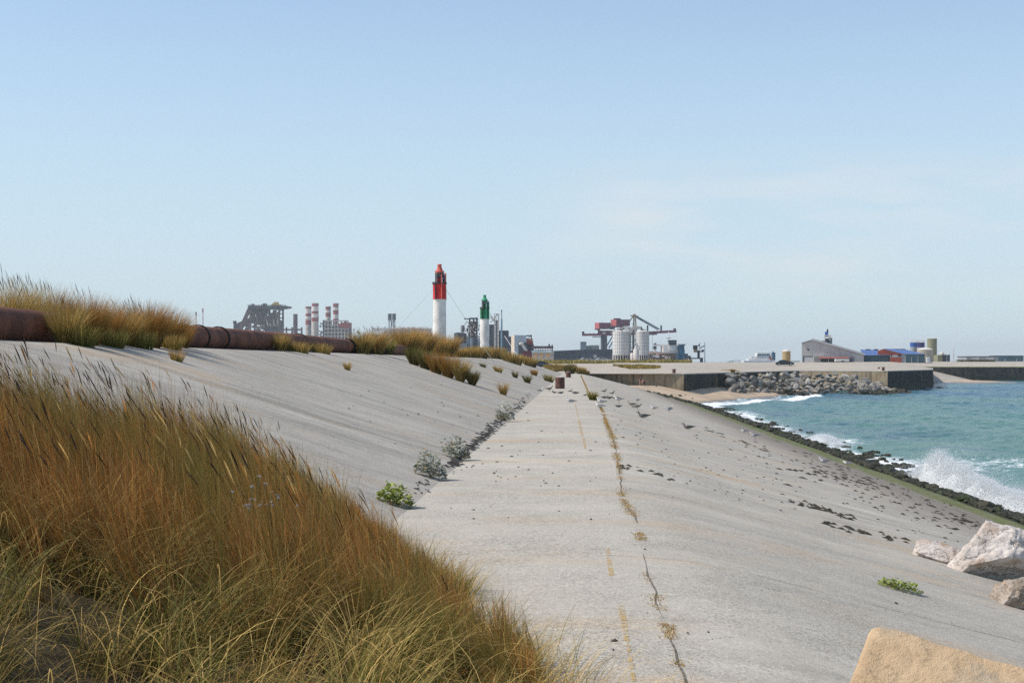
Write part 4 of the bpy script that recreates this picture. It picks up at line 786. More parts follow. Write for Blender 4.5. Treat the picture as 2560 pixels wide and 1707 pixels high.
# ------------------------------------------------------------------ steelworks and harbour, far behind
BZ = .5
M_dk = mat('dark blue steel', (.030, .038, .055), .7, .3, .15); M_pur = mat('purple brown steel', (.095, .060, .068), .75, .25, .2); M_red = mat('oxide red sheet', (.26, .060, .062), .7, .15, .2); M_wh = mat('dirty white paint', (.62, .58, .54), .75, .12, .2, streak=True); M_bei = mat('beige concrete', (.44, .40, .36), .85, .12, .2, streak=True)
M_gr = mat('grey cladding', (.30, .315, .33), .7, .12, .3); M_bl = mat('blue grey cladding', (.15, .20, .25), .7, .15, .2, streak=True); M_navy = mat('slate blue cladding', (.055, .075, .10), .75, .2, .1, streak=True); M_yel2 = mat('yellow crane paint', (.50, .33, .07), .6, .15, .3); M_orp = mat('orange panel', (.62, .36, .16), .8, .1, .4); M_win = mat('dark window band', (.03, .04, .05), .3, .2, .5); M_pink = mat('pinkish brick', (.36, .235, .215), .85, .18, .15, streak=True)
D = 2300
# two far stacks
for px, yt, lab in [(490, 780, 'dark tipped thin stack at the far left of the skyline, the lower of two'), (507, 771, 'red tipped thin white stack at the far left of the skyline, the taller of two')]:
    d = 3400; x, k = X_(px, d), d / F; o = thing('smokestack', lab, 'chimney', (x, d, BZ), 'far thin stacks')
    b = B(); b.lathe(x, d, [(BZ, 2.4 * k), (Z_(yt + 10, d), 1.7 * k)], M_wh, 14); b.build('shaft', o); b = B(); b.lathe(x, d, [(Z_(yt + 10, d), 1.8 * k), (Z_(yt, d), 1.8 * k)], M_red if yt == 771 else M_dk, 14); b.build('band', o)
# blast furnace
X = lambda p: X_(p, D); Zz = lambda p: Z_(p, D); k = D / F
o = thing('blast_furnace', 'dark blast furnace with slanting skip bridge, lattice towers and overhanging top platform', 'furnace', (X(660), D, BZ))
b = B(); 
for (xa, xb) in ((626, 664), (664, 698)):
    for dy in (0, 30):
        b.lattice((X(xa), D + dy, BZ), (X(xa), D + dy, Zz(771)), (X(xb), D + dy, BZ), (X(xb), D + dy, Zz(771)), 2.2, M_pur, 6)
    for yy in (782, 800, 815, 828): b.pbox(xa, xb, yy, yy + 2, D, 30, M_pur)
b.lattice((X(640), D - 1, Zz(820)), (X(644), D - 1, Zz(782)), (X(657), D - 1, Zz(820)), (X(652), D - 1, Zz(782)), 2.0, M_pur, 2); b.build('lattice_tower', o)
b = B(); b.pbox(626, 664, 772, 783, D + 4, 22, M_dk); b.pbox(640, 662, 783, 812, D + 10, 20, M_dk); b.pbox(664, 697, 800, 880, D + 2, 26, M_dk, zb=BZ)
rr = random.Random(3)
for i in range(70):
    x0 = rr.uniform(628, 694); y0 = rr.uniform(774, 860); w_ = rr.uniform(2, 7); b.pbox(x0, x0 + w_, y0, y0 + rr.uniform(2, 9), D + rr.uniform(-2, 14), 8, rr.choice([M_dk, M_dk, M_pur, M_navy]))
b.build('plant_block', o)
b = B(); b.lathe(X(680), D + 14, [(BZ, 9 * k), (Zz(830), 11 * k), (Zz(800), 9 * k), (Zz(784), 5 * k)], M_dk, 20); b.build('furnace_shell', o)
b = B()
for i in range(4):
    a0 = X(668 + i * 8); pts = [(a0 + 6 * k * math.cos(t), D - 2, Zz(800 - i * 2) + 6 * k * math.sin(t)) for t in np.linspace(-.4, 3.6, 9)]
    for p, q in zip(pts, pts[1:]): b.beam(p, q, 2.6, M_pur, 6)
for i in range(8): b.pbeam(664 + i * 5, 790 + (i % 3) * 9, 670 + i * 4, 815, D - 1, 2.0, rr.choice([M_pur, M_bei]))
b.build('pipework', o)
b = B(); b.prism([(X(622.5), Zz(764.5)), (X(719), Zz(765)), (X(719), Zz(769)), (X(694), Zz(773)), (X(664), Zz(772)), (X(623), Zz(771))], D - 8, D + 34, M_dk)
for i in range(30): p = X(623 + i * 3.2); b.beam((p, D - 8, Zz(764.5)), (p, D - 8, Zz(762)), .8, M_dk)
for i in range(14): x0 = rr.choice([rr.uniform(625, 643), rr.uniform(651, 668)]); b.pbox(x0, x0 + 1.4, rr.uniform(757.5, 761), 765, D + rr.uniform(-4, 14), 3, M_dk)
b.build('top_platform', o)
b = B(); b.pbox(678, 700, 761, 764.5, D, 14, M_yel2); b.pbox(684, 694, 755, 761, D + 2, 10, M_yel2); b.pbox(680, 684, 758, 761, D + 2, 8, M_yel2); b.build('crane_trolley', o)
b = B()
for dx in (0, 13): b.lattice((X(588 + dx), D + dx, Zz(816) - 20), (X(622 + dx * .55), D + dx, Zz(769)), (X(594 + dx), D + dx, Zz(818) - 20), (X(627 + dx * .55), D + dx, Zz(770)), 2.6, M_pur, 8)
b.pbeam(588, 818, 640, 796, D + 6, 9, M_pur); b.build('skip_bridge', o)
o = thing('smokestack', 'short dark stack at the foot of the slanting skip bridge', 'chimney', (X(587), D, BZ)); b = B(); b.lathe(X(587), D, [(BZ, 3.6 * k), (Zz(808), 3.3 * k), (Zz(808), 4.6 * k), (Zz(802), 4.6 * k)], M_dk, 16); b.build('shaft', o)
o = thing('smokestack', 'plain dark stack standing alone left of the striped chimneys', 'chimney', (X(738.5), D - 100, BZ)); b = B(); b.lathe(X_(738.5, D - 100), D - 100, [(BZ, 5.5 * k), (Z_(788, D - 100), 5.2 * k), (Z_(785, D - 100), 5.4 * k)], M_pur, 20); b.build('shaft', o)
o = thing('pipe_rack', 'low dark pipe rack between the furnace and the plain dark stack', 'pipe rack', (X(725), D, BZ)); b = B(); b.pbox(696, 752, 822, 826, D, 5, M_pur)
for p in (702, 714, 728, 752): b.pbox(p, p + 3, 818, 880, D + 1, 5, M_pur, zb=BZ)
b.pbox(698, 706, 814, 826, D + 6, 9, M_dk); b.build('frame', o)
# striped chimneys
def striped(px, w, yt, bands, plats, d, lab):
    x, k = X_(px, d), d / F; o = thing('striped_chimney', lab, 'chimney', (x, d, BZ), 'red and white striped chimneys')
    ys = [yt] + [q[0] for q in bands]; r = w * k / 2
    for i, (ye, m) in enumerate(bands): b = B(); t0 = Z_(ys[i], d); t1 = BZ if ye > 900 else Z_(ye, d); b.lathe(x, d, [(t1, r * (1 + .006 * i + .006)), (t0, r * (1 + .006 * i))], m, 28); b.build('band' if ye < 900 else 'shaft', o)
    b = B()
    for yp in plats: b.lathe(x, d, [(Z_(yp + .7, d), r * 1.02), (Z_(yp + .7, d), r * 1.16), (Z_(yp - .6, d), r * 1.16), (Z_(yp - .6, d), r * 1.02)], M_bei, 28)
    b.build('ring_platform', o)
M_str = mat('chimney red', (.27, .060, .066), .75, .15, .2, streak=True)
D2 = 2150
striped(771, 14.5, 766, [(772, M_str), (784, M_wh), (791, M_str), (800, M_wh), (812, M_str), (950, M_bei)], [767, 797], D2 + 30, 'leftmost of the four striped chimneys, half behind its taller neighbour')
striped(788, 16.5, 758, [(766, M_str), (778, M_wh), (784.5, M_str), (793.5, M_wh), (804, M_str), (950, M_bei)], [760, 794], D2, 'widest and tallest left hand striped chimney with pale lower shaft')
striped(820.5, 13, 766, [(775, M_str), (781, M_wh), (792, M_str), (803, M_wh), (950, M_pur)], [767, 782], D2 + 30, 'shorter right hand striped chimney rising from the plant frame')
striped(839.5, 13.5, 758, [(768, M_str), (775, M_wh), (786, M_str), (797, M_wh), (806, M_str), (950, M_pur)], [760, 776], D2 + 10, 'rightmost and tallest striped chimney beside the red box')
o = thing('plant_frame', 'grey frame building with red box on top under the right hand striped chimneys', 'factory', (X_(842, D2), D2, BZ))
b = B(); b.pbox(813, 869, 815, 900, D2 + 4, 40, M_navy, zb=BZ); b.build('core', o)
b = B()
for p in np.linspace(812, 870, 8): b.beam((X_(p, D2), D2, BZ), (X_(p, D2), D2, Z_(802, D2)), 1.5, M_bei)
for yy in (802, 812, 822, 831, 840, 850): b.beam((X_(812, D2), D2, Z_(yy, D2)), (X_(870, D2), D2, Z_(yy, D2)), 1.6, M_bei)
b.build('beam', o)
b = B(); b.pbox(851, 873, 806, 819, D2 - 4, 25, M_red); b.pbox(846, 852, 809, 817, D2 - 2, 20, M_red); b.build('red_box', o)
b = B(); b.lathe(X_(862.5, D2), D2 + 8, [(Z_(806, D2), 2 * k), (Z_(801, D2), 2.4 * k)], M_dk, 10); b.lathe(X_(808, D2), D2 + 8, [(BZ, 3.2 * k), (Z_(800, D2), 3.2 * k)], M_dk, 14)
for i in range(30): x0 = rr.uniform(797, 814); b.pbox(x0, x0 + rr.uniform(1, 4), (y0 := rr.uniform(806, 850)), y0 + rr.uniform(2, 6), D2 + rr.uniform(0, 10), 6, rr.choice([M_dk, M_pur, M_bei]))
b.build('vessels', o)
# twin tank tower and pink works
D3 = 1900; o = thing('tank_tower', 'twin dark tanks on stilts above the pinkish works', 'tank', (X_(980, D3), D3, BZ))
for px in (974.5, 985): b = B(); b.lathe(X_(px, D3), D3, [(Z_(800, D3), 2.6), (Z_(797, D3), 2.6), (Z_(796, D3), 2.5), (Z_(784, D3), 2.5)], M_navy, 16); b.build('tank', o)
b = B()
for xa in (972.5, 978, 983, 987): b.pbeam(xa, 796, xa + .5, 826, D3, .9, M_navy)
b.pbeam(972, 803, 988, 803, D3, .9, M_navy); b.pbeam(978, 811, 985, 816, D3, .8, M_navy); b.pbeam(985, 803, 978, 811, D3, .8, M_navy); b.build('stilts', o)
D4 = 1750; o = thing('steel_works', 'long pinkish works with thick curved duct and a row of roof railings', 'factory', (X_(1004, D4), D4, BZ))
b = B(); b.pbox(931, 965, 836, 900, D4 + 3, 40, M_pink, zb=BZ); b.pbox(965, 1077, 832, 900, D4 + 12, 40, M_pink, zb=BZ); b.build('hall', o)
b = B()
pts = [W(955, 838, D4), W(968, 830, D4), W(985, 826, D4), W(1010, 824.5, D4), W(1035, 824.5, D4), W(1060, 827, D4), W(1078, 830, D4)]
for p, q in zip(pts, pts[1:]): b.beam(p, q, 4.4, mat('dusty pink duct', (.46, .33, .30), .8, .15, .2), 10)
b.build('duct', o)
b = B()
for i in range(9): b.pbox(982 + i * 11, 989 + i * 11, 834, 838, D4 + 9, 3, M_win)
for i in range(5): b.pbox(1033 + i * 9, 1038 + i * 9, 838, 866, D4 + 10, 2, mat('dull purple panel', (.16, .11, .14), .8))
b.build('windows', o)
b = B(); b.pbeam(931, 822.5, 1077, 822.5, D4 - 3, .9, M_bei); b.pbeam(931, 826.5, 1077, 826.5, D4 - 3, .8, M_bei)
for i in range(50): p = 931 + i * 3; b.pbeam(p, 836, p, 816.5 + rr.uniform(-1, 3), D4 - 3, .55, rr.choice([M_bei, M_wh, M_gr]))
for i in range(24): p = 931 + i * 6; b.pbeam(p, 827, p + 6, 822.5, D4 - 3, .5, M_bei)
b.build('roof_railing', o)
# cement plant
D5 = 1000; k5 = D5 / F; XX = lambda p: X_(p, D5); ZZ = lambda p: Z_(p, D5)
o = thing('cement_works', 'dark blue cement works with silo cluster and pyramid of steelwork behind the green lighthouse', 'factory', (XX(1175), D5, BZ))
for px, w, yt, m in [(1138, 7, 832, M_bl), (1145, 8, 831, M_navy), (1153, 9, 832, M_navy), (1162, 9, 833, M_navy), (1156, 10, 813, M_gr), (1171, 8.5, 845, M_bl), (1180, 9, 844, M_bl), (1189, 9, 844, M_navy), (1197, 8, 845, M_bl)]:
    b = B(); dd = D5 + (12 if w == 10 else 0) + rr.uniform(-2, 2); b.lathe(X_(px, dd), dd, [(BZ, w * k5 / 2), (Z_(yt, dd), w * k5 / 2)], m, 18); b.build('silo', o)
b = B(); b.pbox(1137, 1167, 858, 900, D5 - 5, 10, M_bl, zb=BZ); b.build('low_block', o)
b = B()
for i in range(110):
    t = rr.random(); xx = rr.gauss(1183, 6 + 14 * t); yy = 802 + t * 42; 
    if xx > 1199 or xx < 1150 - 12 * t: continue
    w = rr.uniform(2, 5); b.pbox(xx - w / 2, xx + w / 2, yy, yy + rr.uniform(1.5, 5), D5 + rr.uniform(-2, 9), 3, rr.choice([M_pur, M_dk, M_gr, M_pur]))
for i in range(16): x0, y0 = rr.uniform(1160, 1196), rr.uniform(800, 838); b.pbeam(x0, y0, x0 + rr.uniform(-14, 14), y0 + rr.uniform(6, 14), D5 - 2, .5, rr.choice([M_pur, M_bei]))
for x0 in (1174, 1184, 1192): b.pbeam(x0, 797, x0, 846, D5 + 1, .8, M_pur)
b.build('steelwork', o)
b = B(); b.pbox(1160, 1194, 795.5, 798, D5, 2, M_navy); b.pbox(1190, 1194, 794.5, 801, D5 - 1, 4, M_navy); b.pbox(1174, 1194, 794, 796, D5 + 1, 3, M_navy); b.build('hoist_boom', o)
b = B(); b.pbox(1223, 1236, 811, 900, D5, 10, M_navy, zb=BZ); b.build('tower_block', o)
b = B(); x0, x1 = XX(1237), XX(1247)
for dy in (0, 3): b.lattice((x0, D5 - 4 + dy, BZ), (x0, D5 - 4 + dy, ZZ(785)), (x1, D5 - 4 + dy, BZ), (x1, D5 - 4 + dy, ZZ(785)), .4, M_bei if dy == 0 else M_gr, 14)
b.pbox(1239, 1244, 800, 880, D5 - 2, 2, M_navy); b.lattice(W(1227, 788, D5 - 3), W(1238, 802, D5 - 3), W(1226, 793, D5 - 3), W(1237, 806, D5 - 3), .4, M_bei, 4); b.pbeam(1226, 806, 1238, 797, D5 - 3, .5, M_gr); b.pbox(1241, 1243, 785, 788, D5 - 3, 1, M_dk); b.build('lattice_tower', o)
b = B(); b.pbox(1246, 1270, 826, 900, D5 + 2, 12, M_navy, zb=BZ); b.pbox(1256, 1279, 841, 900, D5 - 3, 8, M_navy, zb=BZ); b.build('dark_hall', o)
o = thing('mast', 'thin blue grey mast stack thicker in its lower half, behind the lattice tower', 'chimney', (X_(1254, 980), 980, BZ)); b = B(); b.lathe(X_(1254, 980), 980, [(BZ, .62), (Z_(798, 980), .62), (Z_(797, 980), .34), (Z_(778, 980), .3), (Z_(777, 980), .55), (Z_(775, 980), .5)], mat('blue mast', (.13, .22, .29), .6), 10); b.build('shaft', o)
D6 = 900; o = thing('factory_block', 'block with sunlit cream side, shaded grey blue front, slanting pale chute in a dark recess', 'factory', (X_(1298, D6), D6, BZ))
b = B(); b.add([W(1278, 839, D6 + 14), W(1286, 837.5, D6), W(1316, 838, D6), W(1316, 838, D6 + 14)] + [(p[0], p[1], BZ) for p in (W(1278, 0, D6 + 14), W(1286, 0, D6), W(1316, 0, D6), W(1316, 0, D6 + 14))], [(1, 2, 6, 5), (2, 3, 7, 6), (0, 1, 2, 3)], mat('shaded grey blue cladding', (.30, .36, .42), .7, .08, .3)); b.add([W(1278, 839, D6 + 14), W(1286, 837.5, D6), (X_(1286, D6), D6, BZ), (X_(1278, D6 + 14), D6 + 14, BZ)], [(0, 1, 2, 3)], mat('sunlit cream cladding', (.58, .48, .38), .8, .08, .3)); b.build('cladding', o)  # sun and shade put into the two claddings: cream side, grey blue front
b = B(); b.pbox(1296, 1315, 856, 900, D6 - .2, .3, M_navy, zb=BZ); b.build('recess', o)
b = B(); b.pbeam(1303, 858, 1318, 880, D6 - 2, 1.7, M_wh); b.beam(W(1303, 856, D6 - 2), W(1304, 862, D6 - 2), 2.2, M_wh, 10); b.build('chute', o)
o = thing('conveyor_house', 'small orange and dark red box under a dark gantry beside the grey blue block', 'machine house', (X_(1324, D6), D6, BZ))
b = B(); b.pbox(1316, 1331, 846.5, 852, D6 + 2, 6, mat('faded orange sheet', (.46, .19, .12), .8)); b.pbox(1316, 1332, 852, 861, D6 + 2, 7, M_red); b.pbox(1316, 1334, 861, 880, D6 + 4, 6, M_dk, zb=BZ); b.build('box', o)
b = B(); b.pbeam(1315, 839, 1329, 839, D6 + 1, .8, M_dk); b.pbox(1327, 1329.5, 837, 848, D6 + 1, 1, M_dk); b.pbeam(1316, 848, 1328, 839, D6 + 1, .4, M_dk); b.build('gantry', o)
o = thing('conveyor_bridge', 'dark purple covered conveyor bridge above the orange panelled shed', 'conveyor', (X_(1355, 880), 880, BZ)); b = B(); b.pbox(1328, 1383, 865, 871, 880, 3, M_pur); b.pbox(1371, 1375, 860, 866, 880.5, 2, M_dk); b.pbox(1379, 1382, 862, 900, 880.5, 1.2, M_dk, zb=BZ); b.pbox(1331, 1334, 860, 900, 880.5, 1.2, M_dk, zb=BZ); b.build('gallery', o)
b = B(); 
for i in range(8): b.pbeam(1332 + i * 6, 871, 1335 + i * 6, 876, 880, .35, M_pur)
b.pbeam(1332, 876, 1382, 876, 880, .5, M_pur); b.build('truss', o)
D7 = 700; o = thing('panelled_shed', 'low beige shed with orange panels and pale blue roof', 'shed', (X_(1357, D7), D7, BZ))
b = B(); b.pbox(1330, 1384, 881, 900, D7, 9, mat('beige shed wall', (.42, .37, .32), .8, .1, .5), zb=BZ); b.build('wall', o)
b = B(); 
for p in (1336, 1350, 1367): b.pbox(p, p + 7, 882, 893, D7 - .05, .1, M_orp)
b.build('panel', o)
b = B(); b.prism([(X_(1329, D7), Z_(876, D7)), (X_(1354, D7), Z_(877, D7)), (X_(1385, D7), Z_(880, D7)), (X_(1385, D7), Z_(881.2, D7)), (X_(1329, D7), Z_(881.2, D7))], D7 - .2, D7 + 9, mat('pale blue roof', (.42, .52, .56), .6, .08, .4)); b.build('roof', o)
o = thing('dark_red_shed', 'long low dark red shed in front of the grey blue block', 'shed', (X_(1318, 760), 760, BZ)); b = B(); b.pbox(1304, 1330, 878, 900, 760, 8, mat('dark red sheet', (.14, .035, .045), .8, .2, .4), zb=BZ); b.build('wall', o); b = B(); b.pbox(1303, 1331, 876.5, 878, 759.8, 8.4, M_pur); b.build('roof', o)
D8 = 1050; o = thing('storage_hall', 'very long dark slate blue storage hall with gently rising roof', 'hall', (X_(1458, D8), D8, BZ))
b = B(); b.prism([(X_(1383, D8), BZ), (X_(1383, D8), Z_(877, D8)), (X_(1460, D8), Z_(873.5, D8)), (X_(1532, D8), Z_(872.5, D8)), (X_(1560, D8), Z_(874, D8)), (X_(1720, D8), Z_(884, D8)), (X_(1720, D8), BZ)], D8, D8 + 30, M_navy); b.build('hall', o)
b = B(); 
for yy in (880, 885, 890): b.pbeam(1384, yy + 1, 1532, yy - 2, D8 - .1, .25, M_dk)
for i in range(34): b.pbox(1386 + i * 4.3, 1387.5 + i * 4.3, 886, 887.5, D8 - .1, .2, M_bl)
b.build('window_strip', o)
o = thing('silo_block', 'slate blue tower with lower green grey block behind the storage hall', 'tower', (X_(1470, 1150), 1150, BZ)); b = B(); b.pbox(1451, 1466, 854, 900, 1150, 14, M_bl, zb=BZ); b.build('tower', o); b = B(); b.pbox(1466, 1498, 864, 900, 1152, 14, mat('green grey cladding', (.14, .19, .185), .8, .15, .2), zb=BZ); b.pbox(1474, 1497, 862.5, 864, 1152.5, 13, M_bei); b.build('block', o)
# ship unloader crane
DC = 1500; kc = DC / F; Q = lambda x, y, dd=0: W(x, y, DC + dd)
M_plum = mat('plum crane paint', (.16, .045, .075), .7, .15, .2); M_plum_sun = mat('faded red crane house', (.40, .10, .10), .7, .12, .2); M_och = mat('ochre steel', (.33, .25, .16), .75, .2, .3)
o = thing('unloading_crane', 'plum red ship unloading crane with long boom, two machine houses and ochre mast', 'crane', (X_(1512, DC), DC, BZ))
b = B()
for dy in (0, 9):
    b.beam(Q(1455, 837, dy), Q(1560, 836, dy), 2.4, M_plum); b.beam(Q(1560, 835, dy), Q(1691, 828, dy), 2.6, M_plum); b.beam(Q(1497, 829, dy), Q(1560, 830, dy), 2.2, M_plum); b.beam(Q(1620, 835, dy), Q(1643, 834, dy), 2.2, M_plum)
    for i in range(26): t = i / 25; b.beam(Q(1456 + 234 * t, 836 - 8 * t, dy), Q(1456 + 234 * t, 833.5 - 8 * t, dy), .5, M_plum)
b.pbox(1455, 1461, 828.5, 834, DC, 4, M_dk); b.pbox(1684, 1690, 820.5, 827, DC, 4, M_dk)
for p in (1495, 1515, 1535): b.pbox(p, p + 12, 826, 836, DC + 1, 7, M_plum)
for p in (1616, 1650): b.beam(Q(p + 3, 828), Q(p + 3, 813), 1.2, M_dk); b.pbox(p + 1, p + 5, 816, 826, DC + 3, 2, M_dk)
for i in range(10): b.beam(Q(1482 + i * 2, 840.5), Q(1484 + i * 2, 843), .4, M_dk)
b.beam(Q(1480, 843), Q(1502, 843), .5, M_dk); b.build('boom', o)
def house(x0, xm, x1, yt, yb, dd):
    b = B(); a0, a1, a2 = Q(x0, yt, dd + 12), Q(xm, yt - .6, dd), Q(x1, yt - .2, dd + 3); zb = Z_(yb, DC); a3 = (a2[0] - 6, a2[1] + 22, a2[2])
    v = [a0, a1, a2, a3] + [(p[0], p[1], zb) for p in (a0, a1, a2, a3)]; b.add(v, [(0, 1, 5, 4)], M_plum_sun); b.add(v, [(1, 2, 6, 5), (2, 3, 7, 6), (3, 0, 4, 7), (0, 1, 2, 3), (4, 5, 6, 7)], M_plum); return b  # the face towards the sun is coloured a lighter, sunlit red
b = house(1487, 1498, 1527, 807, 822, -4); b.pbox(1506, 1509, 816, 822, DC - 4.4, .3, M_dk); b.build('machine_house', o)
b = house(1527, 1541, 1575, 799, 815, -6); b.pbox(1528, 1560, 815, 818, DC - 4, 8, M_dk); b.pbox(1534, 1552, 795.5, 799, DC + 2, 5, M_dk); b.pbox(1525, 1537, 818, 823, DC - 2, 8, M_dk); b.build('machine_house', o)
b = B(); b.pbox(1487, 1500, 822, 824, DC - 4, 10, M_dk); b.beam(Q(1493, 824), Q(1505, 829), 1.2, M_dk); b.build('catwalk', o)
b = B(); b.lattice(Q(1582, 830), Q(1584.5, 790), Q(1591, 830), Q(1588.5, 790), 1.1, M_och, 6); b.lattice(Q(1582, 830, 8), Q(1584.5, 790, 8), Q(1591, 830, 8), Q(1588.5, 790, 8), 1.1, M_och, 6)
b.prism([(X_(1576, DC), Z_(788, DC)), (X_(1597, DC), Z_(789, DC)), (X_(1592, DC), Z_(792.5, DC)), (X_(1583, DC), Z_(792.5, DC))], DC - 2, DC + 9, M_och); b.pbox(1583, 1590, 785, 788, DC, 6, M_och); b.build('mast', o)
b = B()
for dy in (0, 8): b.beam(Q(1592, 791, dy), Q(1649, 823, dy), 1.3, M_bl); b.beam(Q(1590, 793, dy), Q(1645, 824.5, dy), 1.0, M_navy); b.beam(Q(1582, 792, dy), Q(1573, 804, dy), 1.2, M_och)
b.build('stay', o)
b = B()
for p, w in ((1505.5, 2.2), (1513.5, 2.6)):
    b.beam(Q(p, 838), (Q(p, 0)[0], DC, BZ), w, M_navy); b.beam(Q(p, 838, 9), (Q(p, 0)[0], DC + 9, BZ), w, M_plum)
b.beam(Q(1533, 838), Q(1516, 866), 1.3, M_bl); b.beam(Q(1533, 853), Q(1522, 870), 1.3, M_bl); b.beam(Q(1503, 850), Q(1510, 848), .8, M_navy); b.build('portal_leg', o)
# white grid silos
DS = 660; ks = DS / F
N = Nodes('ribbed galvanised sheet'); tc = N.new('ShaderNodeTexCoord'); sp = N.new('ShaderNodeSeparateXYZ'); N.link(tc.outputs['Object'], sp.inputs[0])
hz = N.ramp(N.math('PINGPONG', sp.outputs['Z'], .8), .0, .16, 1, 0); an = N.math('MULTIPLY', N.math('ARCTAN2', sp.outputs['Y'], sp.outputs['X']), 24 / (2 * math.pi) * 1.0); vt_ = N.ramp(N.math('PINGPONG', an, .5), .0, .2, 1, 0)
ln = N.math('MAXIMUM', hz, vt_); c = N.mix(N.noise(.4, 5, .6), (.56, .545, .52), (.68, .665, .64)); c = N.mix(N.math('MULTIPLY', ln, .85), c, (.20, .20, .20)); c = N.mix(N.ramp(N.noise(.6, 4, .6, stretch=(1, 1, .15)), .55, .7, 0, .4), c, (.36, .31, .27)); M_silo = N.done(c, .6, .3)
M_leg = mat('galvanised legs', (.40, .39, .38), .6, .1, .5)
for px, w, lab in [(1554.5, 45, 'left white ribbed silo on a skirt of legs, the broader looking one'), (1606.5, 32, 'right white ribbed silo on a skirt of legs, partly behind the elevator tower')]:
    d = DS if w == 45 else DS + 40; cx, cy = X_(px, d), d + w * ks / 2; r = w * ks / 2 if w == 45 else 37 * ks / 2; zb = 1.8; o = thing('grain_silo', lab, 'silo', (cx, cy, zb), 'white ribbed silos')
    zt_, zl = Z_(829, d), Z_(886, d)
    b = B(); b.lathe(cx, cy, [(zl, r), (zt_, r)], M_silo, 48, True, False); b.build('shell', o)
    b = B(); b.lathe(cx, cy, [(zt_, r * 1.015), (zt_ + .05, r * 1.01), (zt_ + r * .16, r * .55), (zt_ + r * .2, r * .2), (zt_ + r * .32, r * .18)], M_wh, 40); b.build('roof', o)
    b = B()
    for i in range(22): a = 2 * math.pi * i / 22; b.beam((cx + r * .99 * math.cos(a), cy + r * .99 * math.sin(a), zb - .3), (cx + r * .99 * math.cos(a), cy + r * .99 * math.sin(a), zl), .32, M_leg)
    b.lathe(cx, cy, [(zl - .5, r * 1.01), (zl, r * 1.01)], M_leg, 40); b.build('leg_skirt', o)
    b = B(); b.lathe(cx, cy, [(zl, r * .97), (zb + 1.2, r * .18)], mat('dark hopper', (.10, .10, .10), .8), 24); b.build('hopper', o)
    b = B()
    for i in range(12): b.beam((cx + r * rr.uniform(-.6, .6), cy - r * .3, zt_ + r * .1), (cx + r * rr.uniform(-.6, .6), cy - r * .2, zt_ + r * rr.uniform(.25, .5)), .22, rr.choice([M_wh, M_leg, M_dk]))
    b.build('roof_gear', o)
o = thing('elevator_tower', 'lattice grain elevator with zigzag conveyors and small white tank between the two white silos', 'tower', (X_(1584, DS), DS + 2, 1.8))
b = B()
for dy in (0, 2): b.lattice((X_(1577, DS), DS + 2 + dy, 1.8), W(1577, 818, DS + 2 + dy), (X_(1590, DS), DS + 2 + dy, 1.8), W(1590, 818, DS + 2 + dy), .25, M_leg, 12)
b.pbox(1581, 1586, 822, 895, DS + 4, 1, M_dk); b.build('lattice', o)
b = B()
for x0, y0, x1, y1 in [(1563, 818, 1575, 826), (1568, 816, 1574, 824), (1575, 826, 1586, 815), (1578, 828, 1590, 816), (1543, 824, 1562, 816), (1590, 818, 1604, 816), (1586, 850, 1600, 872)]: b.pbeam(x0, y0, x1, y1, DS - .5, .5, M_wh); b.pbeam(x0, y0 + 1.6, x1, y1 + 1.6, DS - .5, .3, M_leg)
for i in range(26): x0 = rr.uniform(1542, 1606); b.pbox(x0, x0 + rr.uniform(1, 4), (y0 := rr.uniform(814, 823)), y0 + rr.uniform(1.5, 5), DS + rr.uniform(0, 6), 2, rr.choice([M_leg, M_och, M_wh, M_dk]))
b.build('conveyor', o)
b = B(); b.lathe(X_(1590, DS), DS - 1, [(2, .9), (Z_(895, DS), 1.3), (Z_(874, DS), 1.35), (Z_(871, DS), .7), (Z_(864, DS), .5)], M_wh, 18); b.lathe(X_(1580, DS), DS, [(2, .8), (Z_(884, DS), .8), (Z_(882, DS), .4)], M_wh, 16); b.build('tank', o)
# brown pipe conveyor and white ship with blue funnel behind it
DP = 640; o = thing('pipe_conveyor', 'thick brown covered conveyor tube right of the white silos', 'conveyor', (X_(1655, DP), DP, 1.8)); b = B(); b.beam(W(1622, 883, DP), W(1688, 887, DP), 1.15, mat('brown conveyor', (.20, .155, .13), .8, .2, .3), 12); b.build('tube', o)
b = B()
for p in (1630, 1650, 1670, 1686): b.pbox(p, p + 1.5, 886, 905, DP, .4, M_dk, zb=1.8)
b.pbox(1622, 1688, 891, 900, DP + 3, 3, mat('dusky shed', (.14, .12, .13), .8), zb=1.8); b.pbox(1662, 1676, 890, 897, DP + 2.6, .3, M_wh); b.build('support', o)
D9 = 900; o = thing('moored_ship', 'white ship superstructure with goalpost mast and blue funnel beyond the silos', 'ship', (X_(1675, D9), D9, -5)); Mshw = mat('ship white', (.70, .67, .64), .6, .06, .3); Mshb = mat('funnel blue', (.035, .13, .21), .6, .1, .3)
b = B(); b.pbox(1659, 1695, 863, 905, D9, 14, Mshw, zb=-2); b.pbox(1673, 1691, 862, 876, D9 - 1, 10, Mshw); b.pbox(1655, 1674, 861, 866, D9 + 2, 6, Mshw); b.pbox(1695, 1712, 874, 905, D9 + 3, 10, Mshw, zb=-2); b.build('superstructure', o)
b = B(); b.pbox(1672.5, 1691.5, 851.5, 862, D9 - 1.5, 9, M_win); b.pbox(1671, 1692, 850, 852, D9 - 2, 10, M_dk); b.pbox(1676, 1689, 854, 857, D9 - 1.7, .3, M_bl); b.build('wheelhouse', o)
